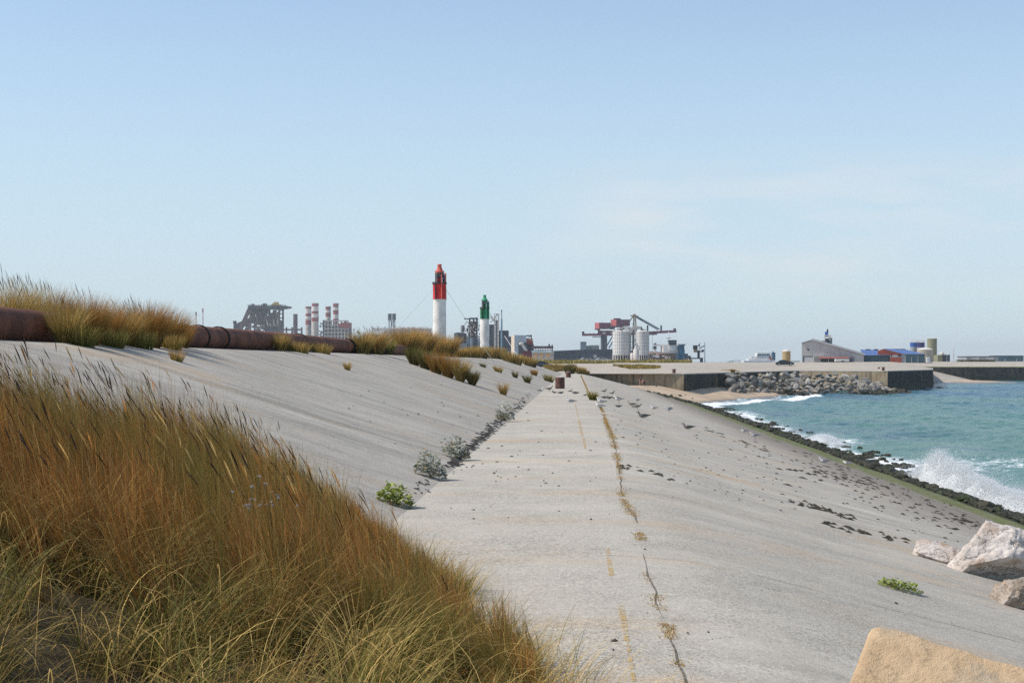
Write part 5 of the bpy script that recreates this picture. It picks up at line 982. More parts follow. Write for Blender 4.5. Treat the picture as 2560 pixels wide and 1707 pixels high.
b = B(); b.pbox(1633, 1660, 860.5, 864.5, D9 + 3, 2, Mshw); b.pbox(1634, 1641, 864, 905, D9 + 3, 2, Mshw, zb=-2); b.pbox(1633.5, 1641.5, 866, 872, D9 + 2.5, 3, M_dk); b.pbox(1635, 1641, 857.5, 860.5, D9 + 3, 1.5, M_dk); b.pbox(1652, 1656, 864, 885, D9 + 3, 2, M_bei); b.beam(W(1672, 850, D9), W(1672, 829, D9), .35, Mshw); b.beam(W(1666, 845, D9), W(1678, 845, D9), .3, M_dk); b.build('goalpost_mast', o)
b = B(); b.pbox(1697, 1711, 864, 905, D9 - 2, 8, Mshb, zb=-2); b.pbox(1688, 1697, 882, 905, D9 - 2.4, 6, M_bl, zb=-2); b.add([W(1693, 860, D9 - 3), W(1716, 860, D9 - 3), W(1711, 864, D9 - 3), W(1697, 864, D9 - 3), W(1693, 860, D9 + 6), W(1716, 860, D9 + 6), W(1711, 864, D9 + 6), W(1697, 864, D9 + 6)], [(0, 1, 2, 3), (4, 5, 6, 7), (0, 1, 5, 4), (1, 2, 6, 5), (2, 3, 7, 6), (3, 0, 4, 7)], M_bl); b.build('funnel', o)
# dark dock crane
DK = 700; o = thing('dock_crane', 'small dark dock crane with boxy cabin on a portal', 'crane', (X_(1742, DK), DK, 1.7))
b = B(); b.pbox(1722, 1758, 894, 897, DK, 5, M_navy); b.pbox(1724, 1729, 897, 905, DK, 5, M_navy, zb=1.5); b.pbox(1752, 1757.5, 897, 905, DK, 5, M_navy, zb=1.5); b.pbox(1721, 1727, 889, 895, DK + 1, 3, M_dk); b.build('portal', o)
b = B(); b.pbox(1744, 1749.5, 876, 895, DK + 1, 1.4, M_navy); b.pbox(1736, 1756, 879, 880.5, DK, 3, M_dk); b.build('column', o)
b = B(); b.pbox(1733.5, 1744, 863, 872.5, DK, 3, M_dk); b.pbox(1734.5, 1744, 872.5, 879, DK + .2, 3, M_och); b.build('cabin', o); b = B(); b.pbox(1746, 1750, 862, 866, DK, 2, M_dk); b.build('winch_box', o); b = B(); b.pbox(1755, 1760, 874, 880, DK, 1.5, M_dk); b.build('counterweight', o)
b = B(); b.pbeam(1747, 872, 1761, 864, DK + 1, .45, M_navy); b.pbeam(1748, 876, 1758, 877, DK + 1, .4, M_navy); b.pbeam(1747, 862, 1750, 858, DK + 1, .3, M_dk); b.build('jib', o)
def pole(name, px, yt, yb, d, w, label, m, cat='pole', head=None, group=None):
    z0 = float(zground(X_(px, d), d)); x = X_(px, d); o = thing(name, label, cat, (x, d, z0), group); b = B(); b.lathe(x, d, [(z0 - .1, w * .6), (Z_(yt, d), w * .4)], m, 8); b.build('pole', o)
    if head: b = B(); head(b, x, d, Z_(yt, d)); b.build('head', o)
    return o
M_pole = mat('grey pole', (.25, .25, .25), .6)
arm = lambda b, x, y, z: b.box(x - .15, x + .7, y - .1, y + .1, z - .06, z + .06, M_pole)
pole('pole', 1762, 855, 905, 690, .28, 'tall thin dark pole right of the dock crane', M_dk)
pole('street_lamp', 1631, 838, 895, 600, .16, 'thin lamp post right of the white silos', M_pole, 'lamp post', arm)
for px, yt, d, lab in [(2263, 891, 560, 'short lamp post in front of the red gabled hall'), (2279, 893, 560, 'short lamp post in front of the teal wall, left of the white box'), (2295, 889, 560, 'taller lamp post between the red hall and the white box'), (2367, 888, 560, 'lamp post with double head right of the tanks')]: pole('street_lamp', px, yt, 903, d, .12, lab, M_wh, 'lamp post', arm, 'lamp posts by the right hand sheds')
pole('mast', 2384, 870, 903, 650, .14, 'thin red and white mast on the open ground right of the tanks', M_str, 'mast', lambda b, x, y, z: b.cyl(x, y, z - 2.2, z, .16, M_wh, 8))
# signs
d = 330; x = X_(1488, d); z0 = float(zground(x, d)); o = thing('road_sign', 'grey round sign plate seen from its back on a post', 'sign', (x, d, z0)); b = B(); b.cyl(x, d, z0 - .1, Z_(893, d), .05, M_pole, 8); b.build('post', o)
def disc(b, x, y, z, r, m, t=.04, n=24): 
    vs = [(x + r * math.cos(2 * math.pi * i / n), yy, z + r * math.sin(2 * math.pi * i / n)) for yy in (y, y + t) for i in range(n)]
    b.add(vs, [tuple(range(n)), tuple(range(n, 2 * n))] + [(i, (i + 1) % n, n + (i + 1) % n, n + i) for i in range(n)], m)
b = B(); disc(b, x, d - .1, Z_(890.5, d), 4.5 * d / F, mat('sign back', (.36, .36, .36), .5)); b.build('plate', o)
d = 345; x = X_(1644, d); z0 = float(zground(x, d)); o = thing('road_sign', 'white square sign with red ring above a white plate, on a thin post', 'sign', (x, d, z0)); b = B(); b.cyl(x, d, z0 - .1, Z_(883, d), .045, M_pole, 8); b.build('post', o)
M_sgn = mat('sign white', (.74, .72, .70), .5, .05); b = B(); b.pbox(1640.5, 1647.5, 883, 889.5, d - .09, .05, M_sgn); b.build('plate', o); b = B(); b.pbox(1639.5, 1648.5, 890.3, 893, d - .09, .05, M_sgn); b.build('lower_plate', o)
b = B(); n = 24; zc, r0, r1 = Z_(886.2, d), 1.6 * d / F, 2.9 * d / F; vs = [(x + r * math.cos(2 * math.pi * i / n), d - .096, zc + r * math.sin(2 * math.pi * i / n)) for r in (r0, r1) for i in range(n)]; b.add(vs, [(i, (i + 1) % n, n + (i + 1) % n, n + i) for i in range(n)], mat('sign red', (.50, .06, .05), .5)); b.build('red_ring', o)

# ------------------------------------------------------------------ cars
def car(px, d, yaw, body_rgb, label, dz=0, sc=1.0):
    x = X_(px, d); z = float(zground(x, d)) + dz; o = thing('parked_car', label, 'car', (x, d, z)); Mb = mat('car paint %d' % int(px), body_rgb, .25, .02, 2, spec=.6); Mg_ = mat('car glass', (.02, .025, .03), .08, .02, 2, spec=.8); Mt = mat('tyre', (.02, .02, .02), .9, .1); Mh = mat('wheel rim', (.42, .42, .42), .35, .05)
    body = [(-2.2, .32), (-2.22, .58), (-2.12, .82), (-1.75, .93), (-1.15, 1.02), (1.0, .98), (1.55, .88), (2.05, .76), (2.2, .55), (2.18, .30), (1.75, .24), (1.68, .48), (1.38, .62), (1.08, .48), (1.0, .22), (-1.0, .22), (-1.08, .48), (-1.38, .62), (-1.68, .48), (-1.75, .24)]
    cab = [(-1.75, .93), (-1.25, 1.30), (-.75, 1.43), (.05, 1.42), (.55, 1.28), (1.15, .97)]
    R = Matrix.Rotation(yaw, 4, 'Z') @ Matrix.Scale(sc, 4)
    def put(b, name):
        b.v = [tuple(R @ Vector(p) + Vector((x, d, z))) for p in b.v]; return b.build(name, o)
    b = B(); b.prism(body, -.86, .86, Mb); n = len(cab)
    vs = [(p[0], s * (.86 if q in (0, n - 1) else .66), p[1]) for s in (-1, 1) for q, p in enumerate(cab)]; b.add(vs, [tuple(range(n)), tuple(range(n, 2 * n))] + [(i, i + 1, n + i + 1, n + i) for i in range(n - 1)], Mb, False); me = put(b, 'body')
    b = B()
    for s in (-1, 1):
        for q in ([(-1.45, 1.0), (-1.1, 1.27), (-.72, 1.37), (-.4, 1.38), (-.4, 1.0)], [(-.3, 1.0), (-.3, 1.38), (.05, 1.36), (.45, 1.25), (.95, 1.0)]): b.add([(p[0], s * (.875 - (p[1] - .93) * .42), p[1]) for p in q], [tuple(range(len(q)))], Mg_)
    put(b, 'side_window'); b = B(); b.add([(1.10, -.72, 1.01), (1.10, .72, 1.01), (.58, .6, 1.285), (.58, -.6, 1.285)], [(0, 1, 2, 3)], Mg_); put(b, 'windscreen'); b = B(); b.add([(-1.74, -.7, .96), (-1.74, .7, .96), (-1.28, .58, 1.30), (-1.28, -.58, 1.30)], [(0, 1, 2, 3)], Mg_); put(b, 'rear_window')
    for wx in (-1.38, 1.38):
        for s in (-1, 1):
            def wheel(r, t, m):
                b = B(); n = 20; vs = [(wx + r * math.cos(2 * math.pi * i / n), s * yy, .32 + r * math.sin(2 * math.pi * i / n)) for yy in (.68, .68 + t) for i in range(n)]; b.add(vs, [tuple(range(n)), tuple(range(n, 2 * n))] + [(i, (i + 1) % n, n + (i + 1) % n, n + i) for i in range(n)], m); return b
            w_ = put(wheel(.32, .185, Mt), 'wheel'); b = wheel(.22, .195, Mh); b.v = [tuple(R @ Vector(p) + Vector((x, d, z))) for p in b.v]; b.build('rim', w_)
    for s in (-1, 1):
        b = B(); b.box(2.08, 2.2, s * .68 - .16, s * .68 + .16, .60, .74, Mh); put(b, 'headlight'); b = B(); b.box(-2.24, -2.12, s * .68 - .15, s * .68 + .15, .66, .8, M_str); put(b, 'tail_light')
car(1962, 388, math.radians(-4), (.012, .02, .03), 'dark blue black saloon car parked on the quay slope', sc=1.13)
car(1507, 372, math.radians(6), (.62, .62, .60), 'white car with silver roof half hidden behind low bushes')
car(1468, 378, math.radians(10), (.46, .47, .48), 'low pale grey car half hidden by bushes left of the white car')
car(1352, 300, math.radians(30), (.05, .06, .08), 'dark grey car parked behind the dunes in front of the panelled shed', -.2)

# ------------------------------------------------------------------ warehouse row on the right
DW = 600; U = lambda p: X_(p, DW); V = lambda p: Z_(p, DW); gz_ = 1.7
M_ware = mat('weathered grey sheeting', (.52, .485, .455), .85, .06, .25, streak=True); M_trim = mat('pale roof edge', (.56, .545, .53), .7, .06, .4); M_teal = mat('teal sheeting', (.075, .145, .175), .7, .12, .3, streak=True); M_blu = mat('blue roof sheeting', (.085, .145, .34), .55, .1, .3); M_brick = mat('red gable sheeting', (.36, .080, .052), .75, .1, .3)
o = thing('warehouse', 'large grey gabled warehouse with long pale roof slope and white roller door', 'warehouse', (U(2080), DW, gz_))
gab = [(U(2004.5), gz_ - .4), (U(2004.5), V(859)), (U(2029), V(851.5)), (U(2160), V(889)), (U(2160), gz_ - .4)]
skew = lambda b: setattr(b, 'v', [(p[0] + .172 * max(0, p[1] - DW), p[1], p[2]) for p in b.v])     # its flank runs away along the quay
b = B(); b.prism(gab, DW, DW + 40, M_ware); skew(b); b.build('wall', o)
b = B(); t = .35
for (x0, y0), (x1, y1), m, th in [((2003.5, 858.6), (2029, 850.9), M_gr, .35), ((2029, 850.9), (2161, 888.4), M_trim, .9)]:
    p0 = (U(x0), V(y0)); p1 = (U(x1), V(y1)); b.prism([p0, p1, (p1[0], p1[1] + th), (p0[0], p0[1] + th)], DW - .5, DW + 41, m)
skew(b); b.build('roof', o)
b = B(); b.pbox(2010.5, 2032, 892, 906, DW - .08, .1, mat('white door', (.60, .59, .58), .7, .05), zb=gz_); b.build('roller_door', o); b = B(); b.pbox(2008, 2010.3, 890, 906, DW - .15, .2, M_dk, zb=gz_); b.pbox(2010.3, 2033, 890, 891.8, DW - .15, .2, M_dk); b.build('door_frame', o)
b = B(); b.pbox(2033.5, 2035.5, 890.5, 906, DW - .7, .5, M_trim, zb=gz_); b.pbox(2033.5, 2060, 889.3, 890.5, DW - .7, .6, M_trim); b.build('pipe_frame', o)
b = B(); b.beam(W(2018, 872, DW - .1), W(2023, 876, DW - .1), .35, M_dk); b.beam(W(2018, 874, DW - .1), W(2020, 871, DW - .1), .25, M_dk); b.build('wall_bracket', o)
for px, py, w in [(2100, 863, 5), (2109, 864, 6), (2114, 866, 4)]: b = B(); b.lathe(U(px), DW + 14, [(V(py + 12), w * DW / F * .3), (V(py + 1), w * DW / F * .5), (V(py - 1), w * DW / F * .35)], M_wh, 14); b.build('roof_vent', o)
o = thing('lean_to', 'low lean to with red brown roof along the grey warehouse gable', 'shed', (U(2090), DW - 6, gz_)); b = B(); b.add([W(2048, 891.5, DW - 1), W(2132, 890.5, DW - 1), W(2134, 894.5, DW - 7), W(2046, 895.5, DW - 7)] + [W(2048, 892.3, DW - 1), W(2132, 891.3, DW - 1), W(2134, 896.2, DW - 7), W(2046, 896.8, DW - 7)], [(0, 1, 2, 3), (4, 5, 6, 7), (0, 1, 5, 4), (1, 2, 6, 5), (2, 3, 7, 6), (3, 0, 4, 7)], mat('red brown roof', (.27, .10, .085), .8, .15, .5)); b.build('roof', o)
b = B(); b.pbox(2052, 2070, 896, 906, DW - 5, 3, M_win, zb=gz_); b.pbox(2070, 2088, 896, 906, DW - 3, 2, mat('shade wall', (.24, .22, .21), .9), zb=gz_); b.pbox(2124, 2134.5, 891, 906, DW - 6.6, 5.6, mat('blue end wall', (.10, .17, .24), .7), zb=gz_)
for p in (2050, 2071, 2090, 2110): b.pbox(p, p + .8, 895, 906, DW - 6.8, .15, M_wh, zb=gz_)
b.build('wall', o)
o = thing('lorry_trailer', 'white box trailer parked under the lean to', 'trailer', (U(2105), DW - 11, gz_)); b = B(); b.pbox(2089, 2123, 897, 903.5, DW - 10, 2.5, mat('trailer white', (.66, .65, .63), .6, .06)); b.build('box', o); b = B(); b.pbox(2090, 2122, 903.5, 905, DW - 9.6, 2, M_dk)
for p in (2094, 2098, 2116): 
    n = 14; r = .45; xc = U(p); zc = gz_ + .45; vs = [(xc + r * math.cos(2 * math.pi * i / n), yy, zc + r * math.sin(2 * math.pi * i / n)) for yy in (DW - 10.1, DW - 9.7) for i in range(n)]; b.add(vs, [tuple(range(n)), tuple(range(n, 2 * n))] + [(i, (i + 1) % n, n + (i + 1) % n, n + i) for i in range(n)], mat('tyre', (.02, .02, .02)))
b.build('wheels', o)
# tower with blue box behind the warehouse
d = 660; o = thing('mixing_tower', 'green grey silo tower with bright blue box and thin pole above the warehouse roof', 'tower', (X_(2072, d), d, 1.7)); b = B(); b.lathe(X_(2075.5, d), d, [(1.7, .95), (Z_(844, d), .95)], mat('green grey silo', (.16, .22, .21), .7), 18); b.build('silo', o)
b = B(); b.pbox(2063.5, 2071, 829, 837, d - 1, 1.4, mat('bright blue box', (.05, .14, .46), .6)); b.build('blue_box', o); b = B(); b.pbox(2067.5, 2071, 824, 829, d - .6, .8, M_dk); b.beam(W(2069, 824, d), W(2069, 821, d), .2, M_dk); b.build('vent', o); b = B(); b.pbox(2064, 2072, 846, 870, d - 1, 1.2, M_navy); b.build('stair_tower', o); b = B(); b.pbox(2056, 2066, 851, 862, d - .5, 1.5, M_bei); b.build('hopper', o); b = B(); b.pbox(2063, 2073, 838, 842, d - 1, 1.2, M_bei)
b.build('platform', o)
for p in (2062, 2073, 2076): b = B(); b.pbeam(p, 850, p, 834 + (p % 5), d - 1.2, .22, M_bei); b.build('post', o)
# blue roofed hall, red gabled hall
DH = 620; Uh = lambda p: X_(p, DH); Vh = lambda p: Z_(p, DH)
o = thing('blue_roofed_hall', 'low teal hall with blue roof between the grey warehouse and the red gable', 'hall', (Uh(2193), DH, gz_))
b = B(); b.pbox(2160.5, 2226, 887.5, 906, DH, 30, M_teal, zb=gz_ - .3); b.build('wall', o); b = B(); b.add([W(2158, 888, DH - .4), W(2226.5, 887.4, DH - .4), W(2192, 874.5, DH + 14), W(2150, 873.5, DH + 14), W(2226.5, 887.4, DH + 31), W(2158, 888, DH + 31)], [(0, 1, 2, 3), (1, 4, 2), (3, 2, 4, 5), (0, 3, 5)], M_blu)
for p in (2166, 2186): b.pbox(p, p + 10, 872.5, 875, DH + 13, 2, M_dk)
b.build('roof', o); b = B()
for p in (2161, 2176, 2194, 2212): b.pbox(p, p + .5, 888, 906, DH - .06, .08, M_navy, zb=gz_)
b.build('wall_seam', o)
DR = 606; Ur = lambda p: X_(p, DR); Vr = lambda p: Z_(p, DR)
o = thing('red_gabled_hall', 'hall with bright red gable, window band and blue roof', 'hall', (Ur(2250), DR, gz_))
b = B(); b.prism([(Ur(2195), Vr(887)), (Ur(2195), Vr(876.5)), (Ur(2209.5), Vr(872)), (Ur(2254.5), Vr(884)), (Ur(2254.5), Vr(887))], DR, DR + .4, M_brick); b.pbox(2225.5, 2254.5, 893, 906, DR, .4, M_brick, zb=gz_ - .3); b.build('gable', o)
b = B(); b.pbox(2225.5, 2254, 886.9, 893.1, DR + .15, .3, M_wh); b.pbox(2227, 2231, 887.5, 891, DR + .05, .2, M_win); b.pbox(2244.5, 2253, 886.8, 891, DR + .05, .2, M_win); b.build('window_band', o)
b = B(); b.pbox(2254.6, 2312, 885.3, 906, DR + .2, 24, M_teal, zb=gz_ - .3); b.pbox(2254.7, 2264, 886, 906, DR + .1, .2, M_gr, zb=gz_); b.build('wall', o)
b = B(); b.add([W(2209.5, 871.8, DR - .3), W(2254.8, 883.9, DR - .3), W(2313, 885.4, DR - .3), W(2262, 873, DR + 13), W(2216, 871.5, DR + 13)], [(0, 1, 2, 3, 4)], M_blu); b.add([W(2262, 873, DR + 13), W(2216, 871.5, DR + 13), W(2254.8, 885, DR + 26), W(2313, 885.4, DR + 26)], [(0, 1, 2, 3)], M_blu); b.add([W(2313, 885.4, DR - .3), W(2262, 873, DR + 13), W(2313, 885.4, DR + 26)], [(0, 1, 2)], M_blu)
b.pbox(2228, 2264, 872, 873.6, DR + 12, 2, M_dk); b.build('roof', o); b = B()
for p in (2270, 2283, 2297): b.pbox(p, p + .5, 886.3, 906, DR + .12, .1, M_navy, zb=gz_)
b.build('wall_seam', o)
# silos and tanks
DT = 680
def tank(px, w, yt, lab, segs, dome=None, d=DT, extra=None, name='storage_tank'):
    x, r = X_(px, d), w * d / F / 2; o = thing(name, lab, 'tank', (x, d + r, gz_)); ys = [yt] + [s_[0] for s_ in segs]
    for i, (ye, m) in enumerate(segs): b = B(); b.lathe(x, d + r, [(gz_ - .2 if ye > 900 else Z_(ye, d), r * (1 - .004 * i)), (Z_(ys[i], d), r * (1 - .004 * i))], m, 36); b.build('band' if len(segs) > 1 else 'shell', o)
    if dome: b = B(); b.lathe(x, d + r, [(Z_(yt, d), r * 1.02), (Z_(yt, d) + dome * r * .35, r * .85), (Z_(yt, d) + dome * r * .75, r * .45), (Z_(yt, d) + dome * r * .9, .05)], M_wh, 32); b.build('dome_roof', o)
    if extra: extra(o, x, d + r, r, Z_(yt, d))
    return o
def railing(o, x, y, r, z):
    b = B(); n = 16
    for i in range(n): a = 2 * math.pi * i / n; b.beam((x + r * math.cos(a), y + r * math.sin(a), z), (x + r * math.cos(a), y + r * math.sin(a), z + .95), .13, M_wh)
    b.ring(x, y, z + .95, r, .1, M_wh, 24); b.build('railing', o)
M_cob = mat('cobalt paint', (.035, .10, .36), .55, .1, .4); M_ind = mat('indigo paint', (.035, .035, .14), .55, .1, .4); M_olv = mat('olive tank paint', (.24, .235, .15), .7, .08, .3, streak=True); M_tan = mat('tan tank paint', (.36, .265, .12), .7, .06, .3, streak=True); M_cre = mat('cream tank', (.42, .37, .30), .7, .1, .4, streak=True)
tank(2286, 17.5, 856, 'silo with cobalt blue upper half and grey lower half', [(867, M_cob), (950, M_gr)], extra=railing, d=690); tank(2304, 20, 856, 'dark indigo topped silo beside the cobalt one', [(868, M_ind), (950, M_gr)], extra=railing, d=698)
tank(2333, 24, 846, 'tall olive green tank, highest of the right hand tanks', [(950, M_olv)], dome=.12, d=680); tank(2317.5, 40, 874, 'wide cream tank with white domed roof in front of the olive one', [(950, M_cre)], dome=.32, d=640)
tank(1967.5, 20.5, 878, 'tan cylindrical tank with white domed top beside the parked car', [(950, M_tan)], dome=.6, d=620)
o = tank(2356, 13, 884, 'small white domed tank on the dark low building', [(950, M_wh)], dome=.9, d=672)
o = thing('tank_shed', 'small dark flat building below the white dome', 'shed', (X_(2360, 650), 650, gz_)); b = B(); b.pbox(2345, 2356, 887.5, 906, 650, 8, M_olv, zb=gz_); b.pbox(2356, 2375, 887, 906, 650.3, 8, M_navy, zb=gz_); b.build('wall', o); b = B(); 
for p in (2364, 2372): b.pbox(p, p + 2, 884, 888, 651, 1, M_wh)
b.build('roof_gear', o)
o = thing('cabinet', 'white upright cabinet standing in front of the wide cream tank', 'cabinet', (X_(2321, 560), 560, 2)); b = B(); b.pbox(2317.5, 2325, 892.5, 905, 560, 1.0, M_sgn, zb=1.9); b.build('case', o); b = B(); b.pbox(2317.4, 2325.1, 898, 898.5, 559.96, .05, M_gr); b.build('shelf_line', o)
DL = 860; o = thing('long_shed', 'long low shed at the right edge, white panels left, dark blue sheeting right', 'shed', (X_(2490, DL), DL, 2.2)); b = B(); b.pbox(2416, 2497, 891.5, 905, DL, 20, M_gr, zb=2); b.build('left_wall', o); b = B(); b.pbox(2497.2, 2559, 889.5, 905, DL - .3, 20, M_teal, zb=2); b.build('right_wall', o)
b = B(); b.pbox(2415, 2498, 890.2, 891.5, DL - .4, 21, M_dk); b.pbox(2497, 2560, 888.6, 889.5, DL - .7, 21, M_navy); b.build('roof', o); b = B()
for x0, x1 in ((2427, 2449), (2463, 2484), (2452, 2460)): b.pbox(x0, x1, 893 if x1 - x0 > 10 else 896, 899, DL - .1, .08, M_wh)
b.build('panel', o); b = B(); b.pbox(2510, 2514, 897, 903, DL - .38, .06, M_gr); b.pbox(2540, 2544, 896, 903, DL - .38, .06, M_gr); b.build('door', o)
# low scrub and rubble before the long shed
rg = np.random.default_rng(23); g = Grass(); n = 700; x = X_(rg.uniform(2395, 2480, n), 640); y = np.full(n, 640) + rg.uniform(-6, 6, n); z = zground(x, y); g.blades(np.stack([x, y, z], -1), rg.uniform(.3, 1.5, n) * (vnoise(x * .4, y * .1, 3) > .4), rg.uniform(0, 6.28, n), rg.uniform(0, .8, n), .5, .25, pick(n, [GREEN * .4], [1], rg), pick(n, [OLIVE * .5, HEAD], [1, 1], rg), 3, rng=rg)
tag(link_mesh('dry_scrub', g.mesh('dry_scrub')), 'low dark scrub on the open ground before the long shed', 'scrub', kind='stuff')
# ferry behind the quay
DF = 1250; o = thing('ferry', 'white ferry with stepped decks, dark bridge windows and blue funnel behind the quay', 'ship', (X_(1900, DF), DF, -5))
b = B(); b.pbox(1860, 1936, 901.5, 925, DF, 22, Mshw); b.pbox(1872, 1938, 897, 903, DF + 1, 20, Mshw); b.pbox(1891, 1934, 889, 897, DF + 2, 16, Mshw); b.pbox(1893, 1926, 882, 889.2, DF + 2, 13, Mshw); b.pbox(1878, 1890, 891, 897, DF + 3, 10, Mshw); b.build('decks', o)
b = B(); b.pbox(1893.5, 1903, 885.5, 888, DF + 1.9, .2, M_win); b.pbox(1905, 1924, 885.5, 888, DF + 1.9, .2, M_win); b.build('bridge_windows', o)
b = B(); b.pbox(1931, 1938.5, 881, 900, DF + 1, 7, Mshb); b.pbox(1932, 1934, 877.5, 881, DF + 2, 2, M_dk); b.build('funnel', o)
b = B(); b.pbox(1922.5, 1927, 890.5, 904, DF + 1.5, .3, M_str); b.pbox(1925, 1930, 896, 905, DF + .9, .3, mat('faded red mark', (.45, .12, .10), .7)); b.build('red_mark', o)
b = B(); 
for p, yt in ((1897, 876), (1904, 878), (1912, 868), (1920, 877)): b.beam(W(p, 882, DF + 5), W(p, yt, DF + 5), .35, Mshw)
for i in range(8): b.pbox(1896 + i * 4, 1897.5 + i * 4, 891.5, 894.5, DF + 1.9, .15, M_gr)
for i in range(6): b.beam(W(1864 + i * 4, 903, DF + 4), W(1876 + i * 2.5, 893, DF + 4), .35, Mshw)
b.build('rigging', o)
o = tag(link_mesh('far_shore', np_mesh('far_shore', [(X_(x, 9000), 9000 + dy, z) for dy in (0, 400) for x, z in ((1835, -5), (1835, 6), (1850, 12), (1858, 7), (1970, 5), (2000, 9), (2000, -5))], [(i, i + 1, i + 8, i + 7) for i in range(6)], [mat('far shore land', (.06, .08, .07), .9)])), kind='structure')

# ------------------------------------------------------------------ scrub on the quay ground
rg = np.random.default_rng(31)
def scrub(name, label, pts_fn, n, h, cols, w, tall=1.0):
    g = Grass(); x, y = pts_fn(n); ex = (x - x.mean()) / (x.max() - x.min()) * 2; ey = (y - y.mean()) / (y.max() - y.min()) * 2; k = (vnoise(x * .35, y * .12, 19) > .3) & (np.abs(ex) ** 2.5 + np.abs(ey) ** 2.5 < .75 + .5 * vnoise(x * .25, y * .1, 28)); x, y = x[k], y[k]; n = len(x); z = zground(x, y)
    hh = h * rg.uniform(.4, 1.1, n) * (.5 + vnoise(x * .5, y * .15, 20)); g.blades(np.stack([x, y, z], -1), hh, rg.uniform(0, 6.28, n), rg.uniform(0, .7, n), rg.uniform(.1, .9, n), w, pick(n, [GREEN * .8, OLIVE], [1, 1], rg), pick(n, cols, [1] * len(cols), rg), 3, rng=rg)
    return tag(link_mesh(name, g.mesh(name)), label, 'scrub', kind='stuff')
def band(px0, px1, d0, d1): return lambda n: (lambda d: ((rg.uniform(px0, px1, n) - CX) / F * d, d))(rg.uniform(d0, d1, n))
scrub('scrub_strip', 'long low strip of olive grass on the quay below the white silos', band(1532, 1652, 290, 312), 5000, .42, [OLIVE, STRAW, GREEN, RUST], .12)
scrub('scrub_band', 'band of green scrub along the foot of the white silos', band(1535, 1730, 380, 470), 6500, 1.0, [OLIVE, GREEN, STRAW], .16)
scrub('scrub_hummock', 'olive bushes on the sand where the dyke meets the quay', band(1365, 1450, 262, 300), 7000, 1.0, [OLIVE, GREEN, TAN, RUST], .11)
scrub('scrub_flat', 'flat sandy scrub between the dunes and the dark storage hall', band(1340, 1535, 330, 420), 7000, .9, [OLIVE, STRAW, GREEN * .8], .15)
scrub('dry_patch', 'faint brown patch of dry grass on the quay above the boulders', band(1800, 1850, 300, 318), 700, .18, [TAN, STRAW], .1)
for px, py, pw, ph, lab in [(1425, 930, 34, 24, 'dark green bush left of the path end behind the farther bollard'), (1452, 932, 30, 18, 'olive bush right of the path end'), (1465, 935, 22, 12, 'small bush at the corner of the quay wall'), (1395, 925, 40, 16, 'low olive bush on the sand left of the path end'), (1375, 920, 40, 16, 'low sandy bush beyond the last dune'), (1832, 928, 12, 9, 'small bush on top of the boulder heap')]:
    tussock('bush', px, py, py - ph, pw, lab, d=255 if py > 929 else 285, mixc='dark' if 'dark' in lab else 'olive', n=900, group='bushes at the end of the path', seed=130)

# ------------------------------------------------------------------ gulls
M_gw = mat('white feathers', (.66, .65, .63), .9, .05, 30); M_gg = mat('grey mantle', (.24, .25, .265), .9, .1, 30); M_gb = mat('black wing tip', (.025, .025, .028), .9, .1, 30); M_gj = mat('mottled brown feathers', (.15, .145, .135), .9, .35, 40); M_gbk = mat('yellow bill', (.55, .36, .06), .6, .05); M_gl = mat('pinkish leg', (.40, .26, .20), .7, .05); M_gjl = mat('pale mottled', (.30, .26, .22), .9, .3, 40)
def bird_body(sit, head_up, mb, mm, mt, mh):
    """a gull facing +X: one continuous skin of rings along the spine, coloured by feather area"""
    base = .10 if sit else .17
    if head_up: spine = [(-.30, .055, .008, .02), (-.22, .06, .035, .03), (-.10, .055, .075, .065), (.02, .06, .092, .085), (.12, .085, .085, .08), (.17, .13, .06, .058), (.195, .18, .045, .045), (.205, .225, .042, .042), (.222, .255, .044, .043), (.255, .262, .036, .036), (.285, .255, .015, .015)]
    else: spine = [(-.30, .05, .008, .02), (-.22, .05, .035, .03), (-.10, .04, .078, .062), (.02, .045, .096, .082), (.12, .065, .09, .078), (.17, .09, .066, .06), (.20, .115, .05, .05), (.215, .14, .046, .046), (.235, .15, .044, .042), (.262, .15, .034, .034), (.285, .143, .014, .014)]
    n = 12; vs = []; fs = []; b = B()
    for j, (x, z, ry, rz) in enumerate(spine):
        nx_, nz = 1, 0
        if 4 <= j <= 7: d_ = Vector((spine[j + 1][0] - spine[j - 1][0], spine[j + 1][1] - spine[j - 1][1])).normalized(); nx_, nz = d_.x, d_.y
        for i in range(n): a = 2 * math.pi * i / n; vs.append((x - nz * rz * math.sin(a), ry * math.cos(a), base + z + nx_ * rz * math.sin(a)))
    rows = {0: mt, 1: mt}
    for j in range(len(spine) - 1):
        for i in range(n):
            up = 0 < i < n // 2; m = mh if j >= 5 else (mt if j < 1 else (mm if up and j < 4 else mb)); k = (i + 1) % n; b.add([vs[j * n + i], vs[j * n + k], vs[(j + 1) * n + k], vs[(j + 1) * n + i]], [(0, 1, 2, 3)], m, True)
    b.add(vs[:n], [tuple(range(n))], mt); b.add(vs[-n:], [tuple(range(n))], mh)
    return b, spine[-1], base
GP = {}
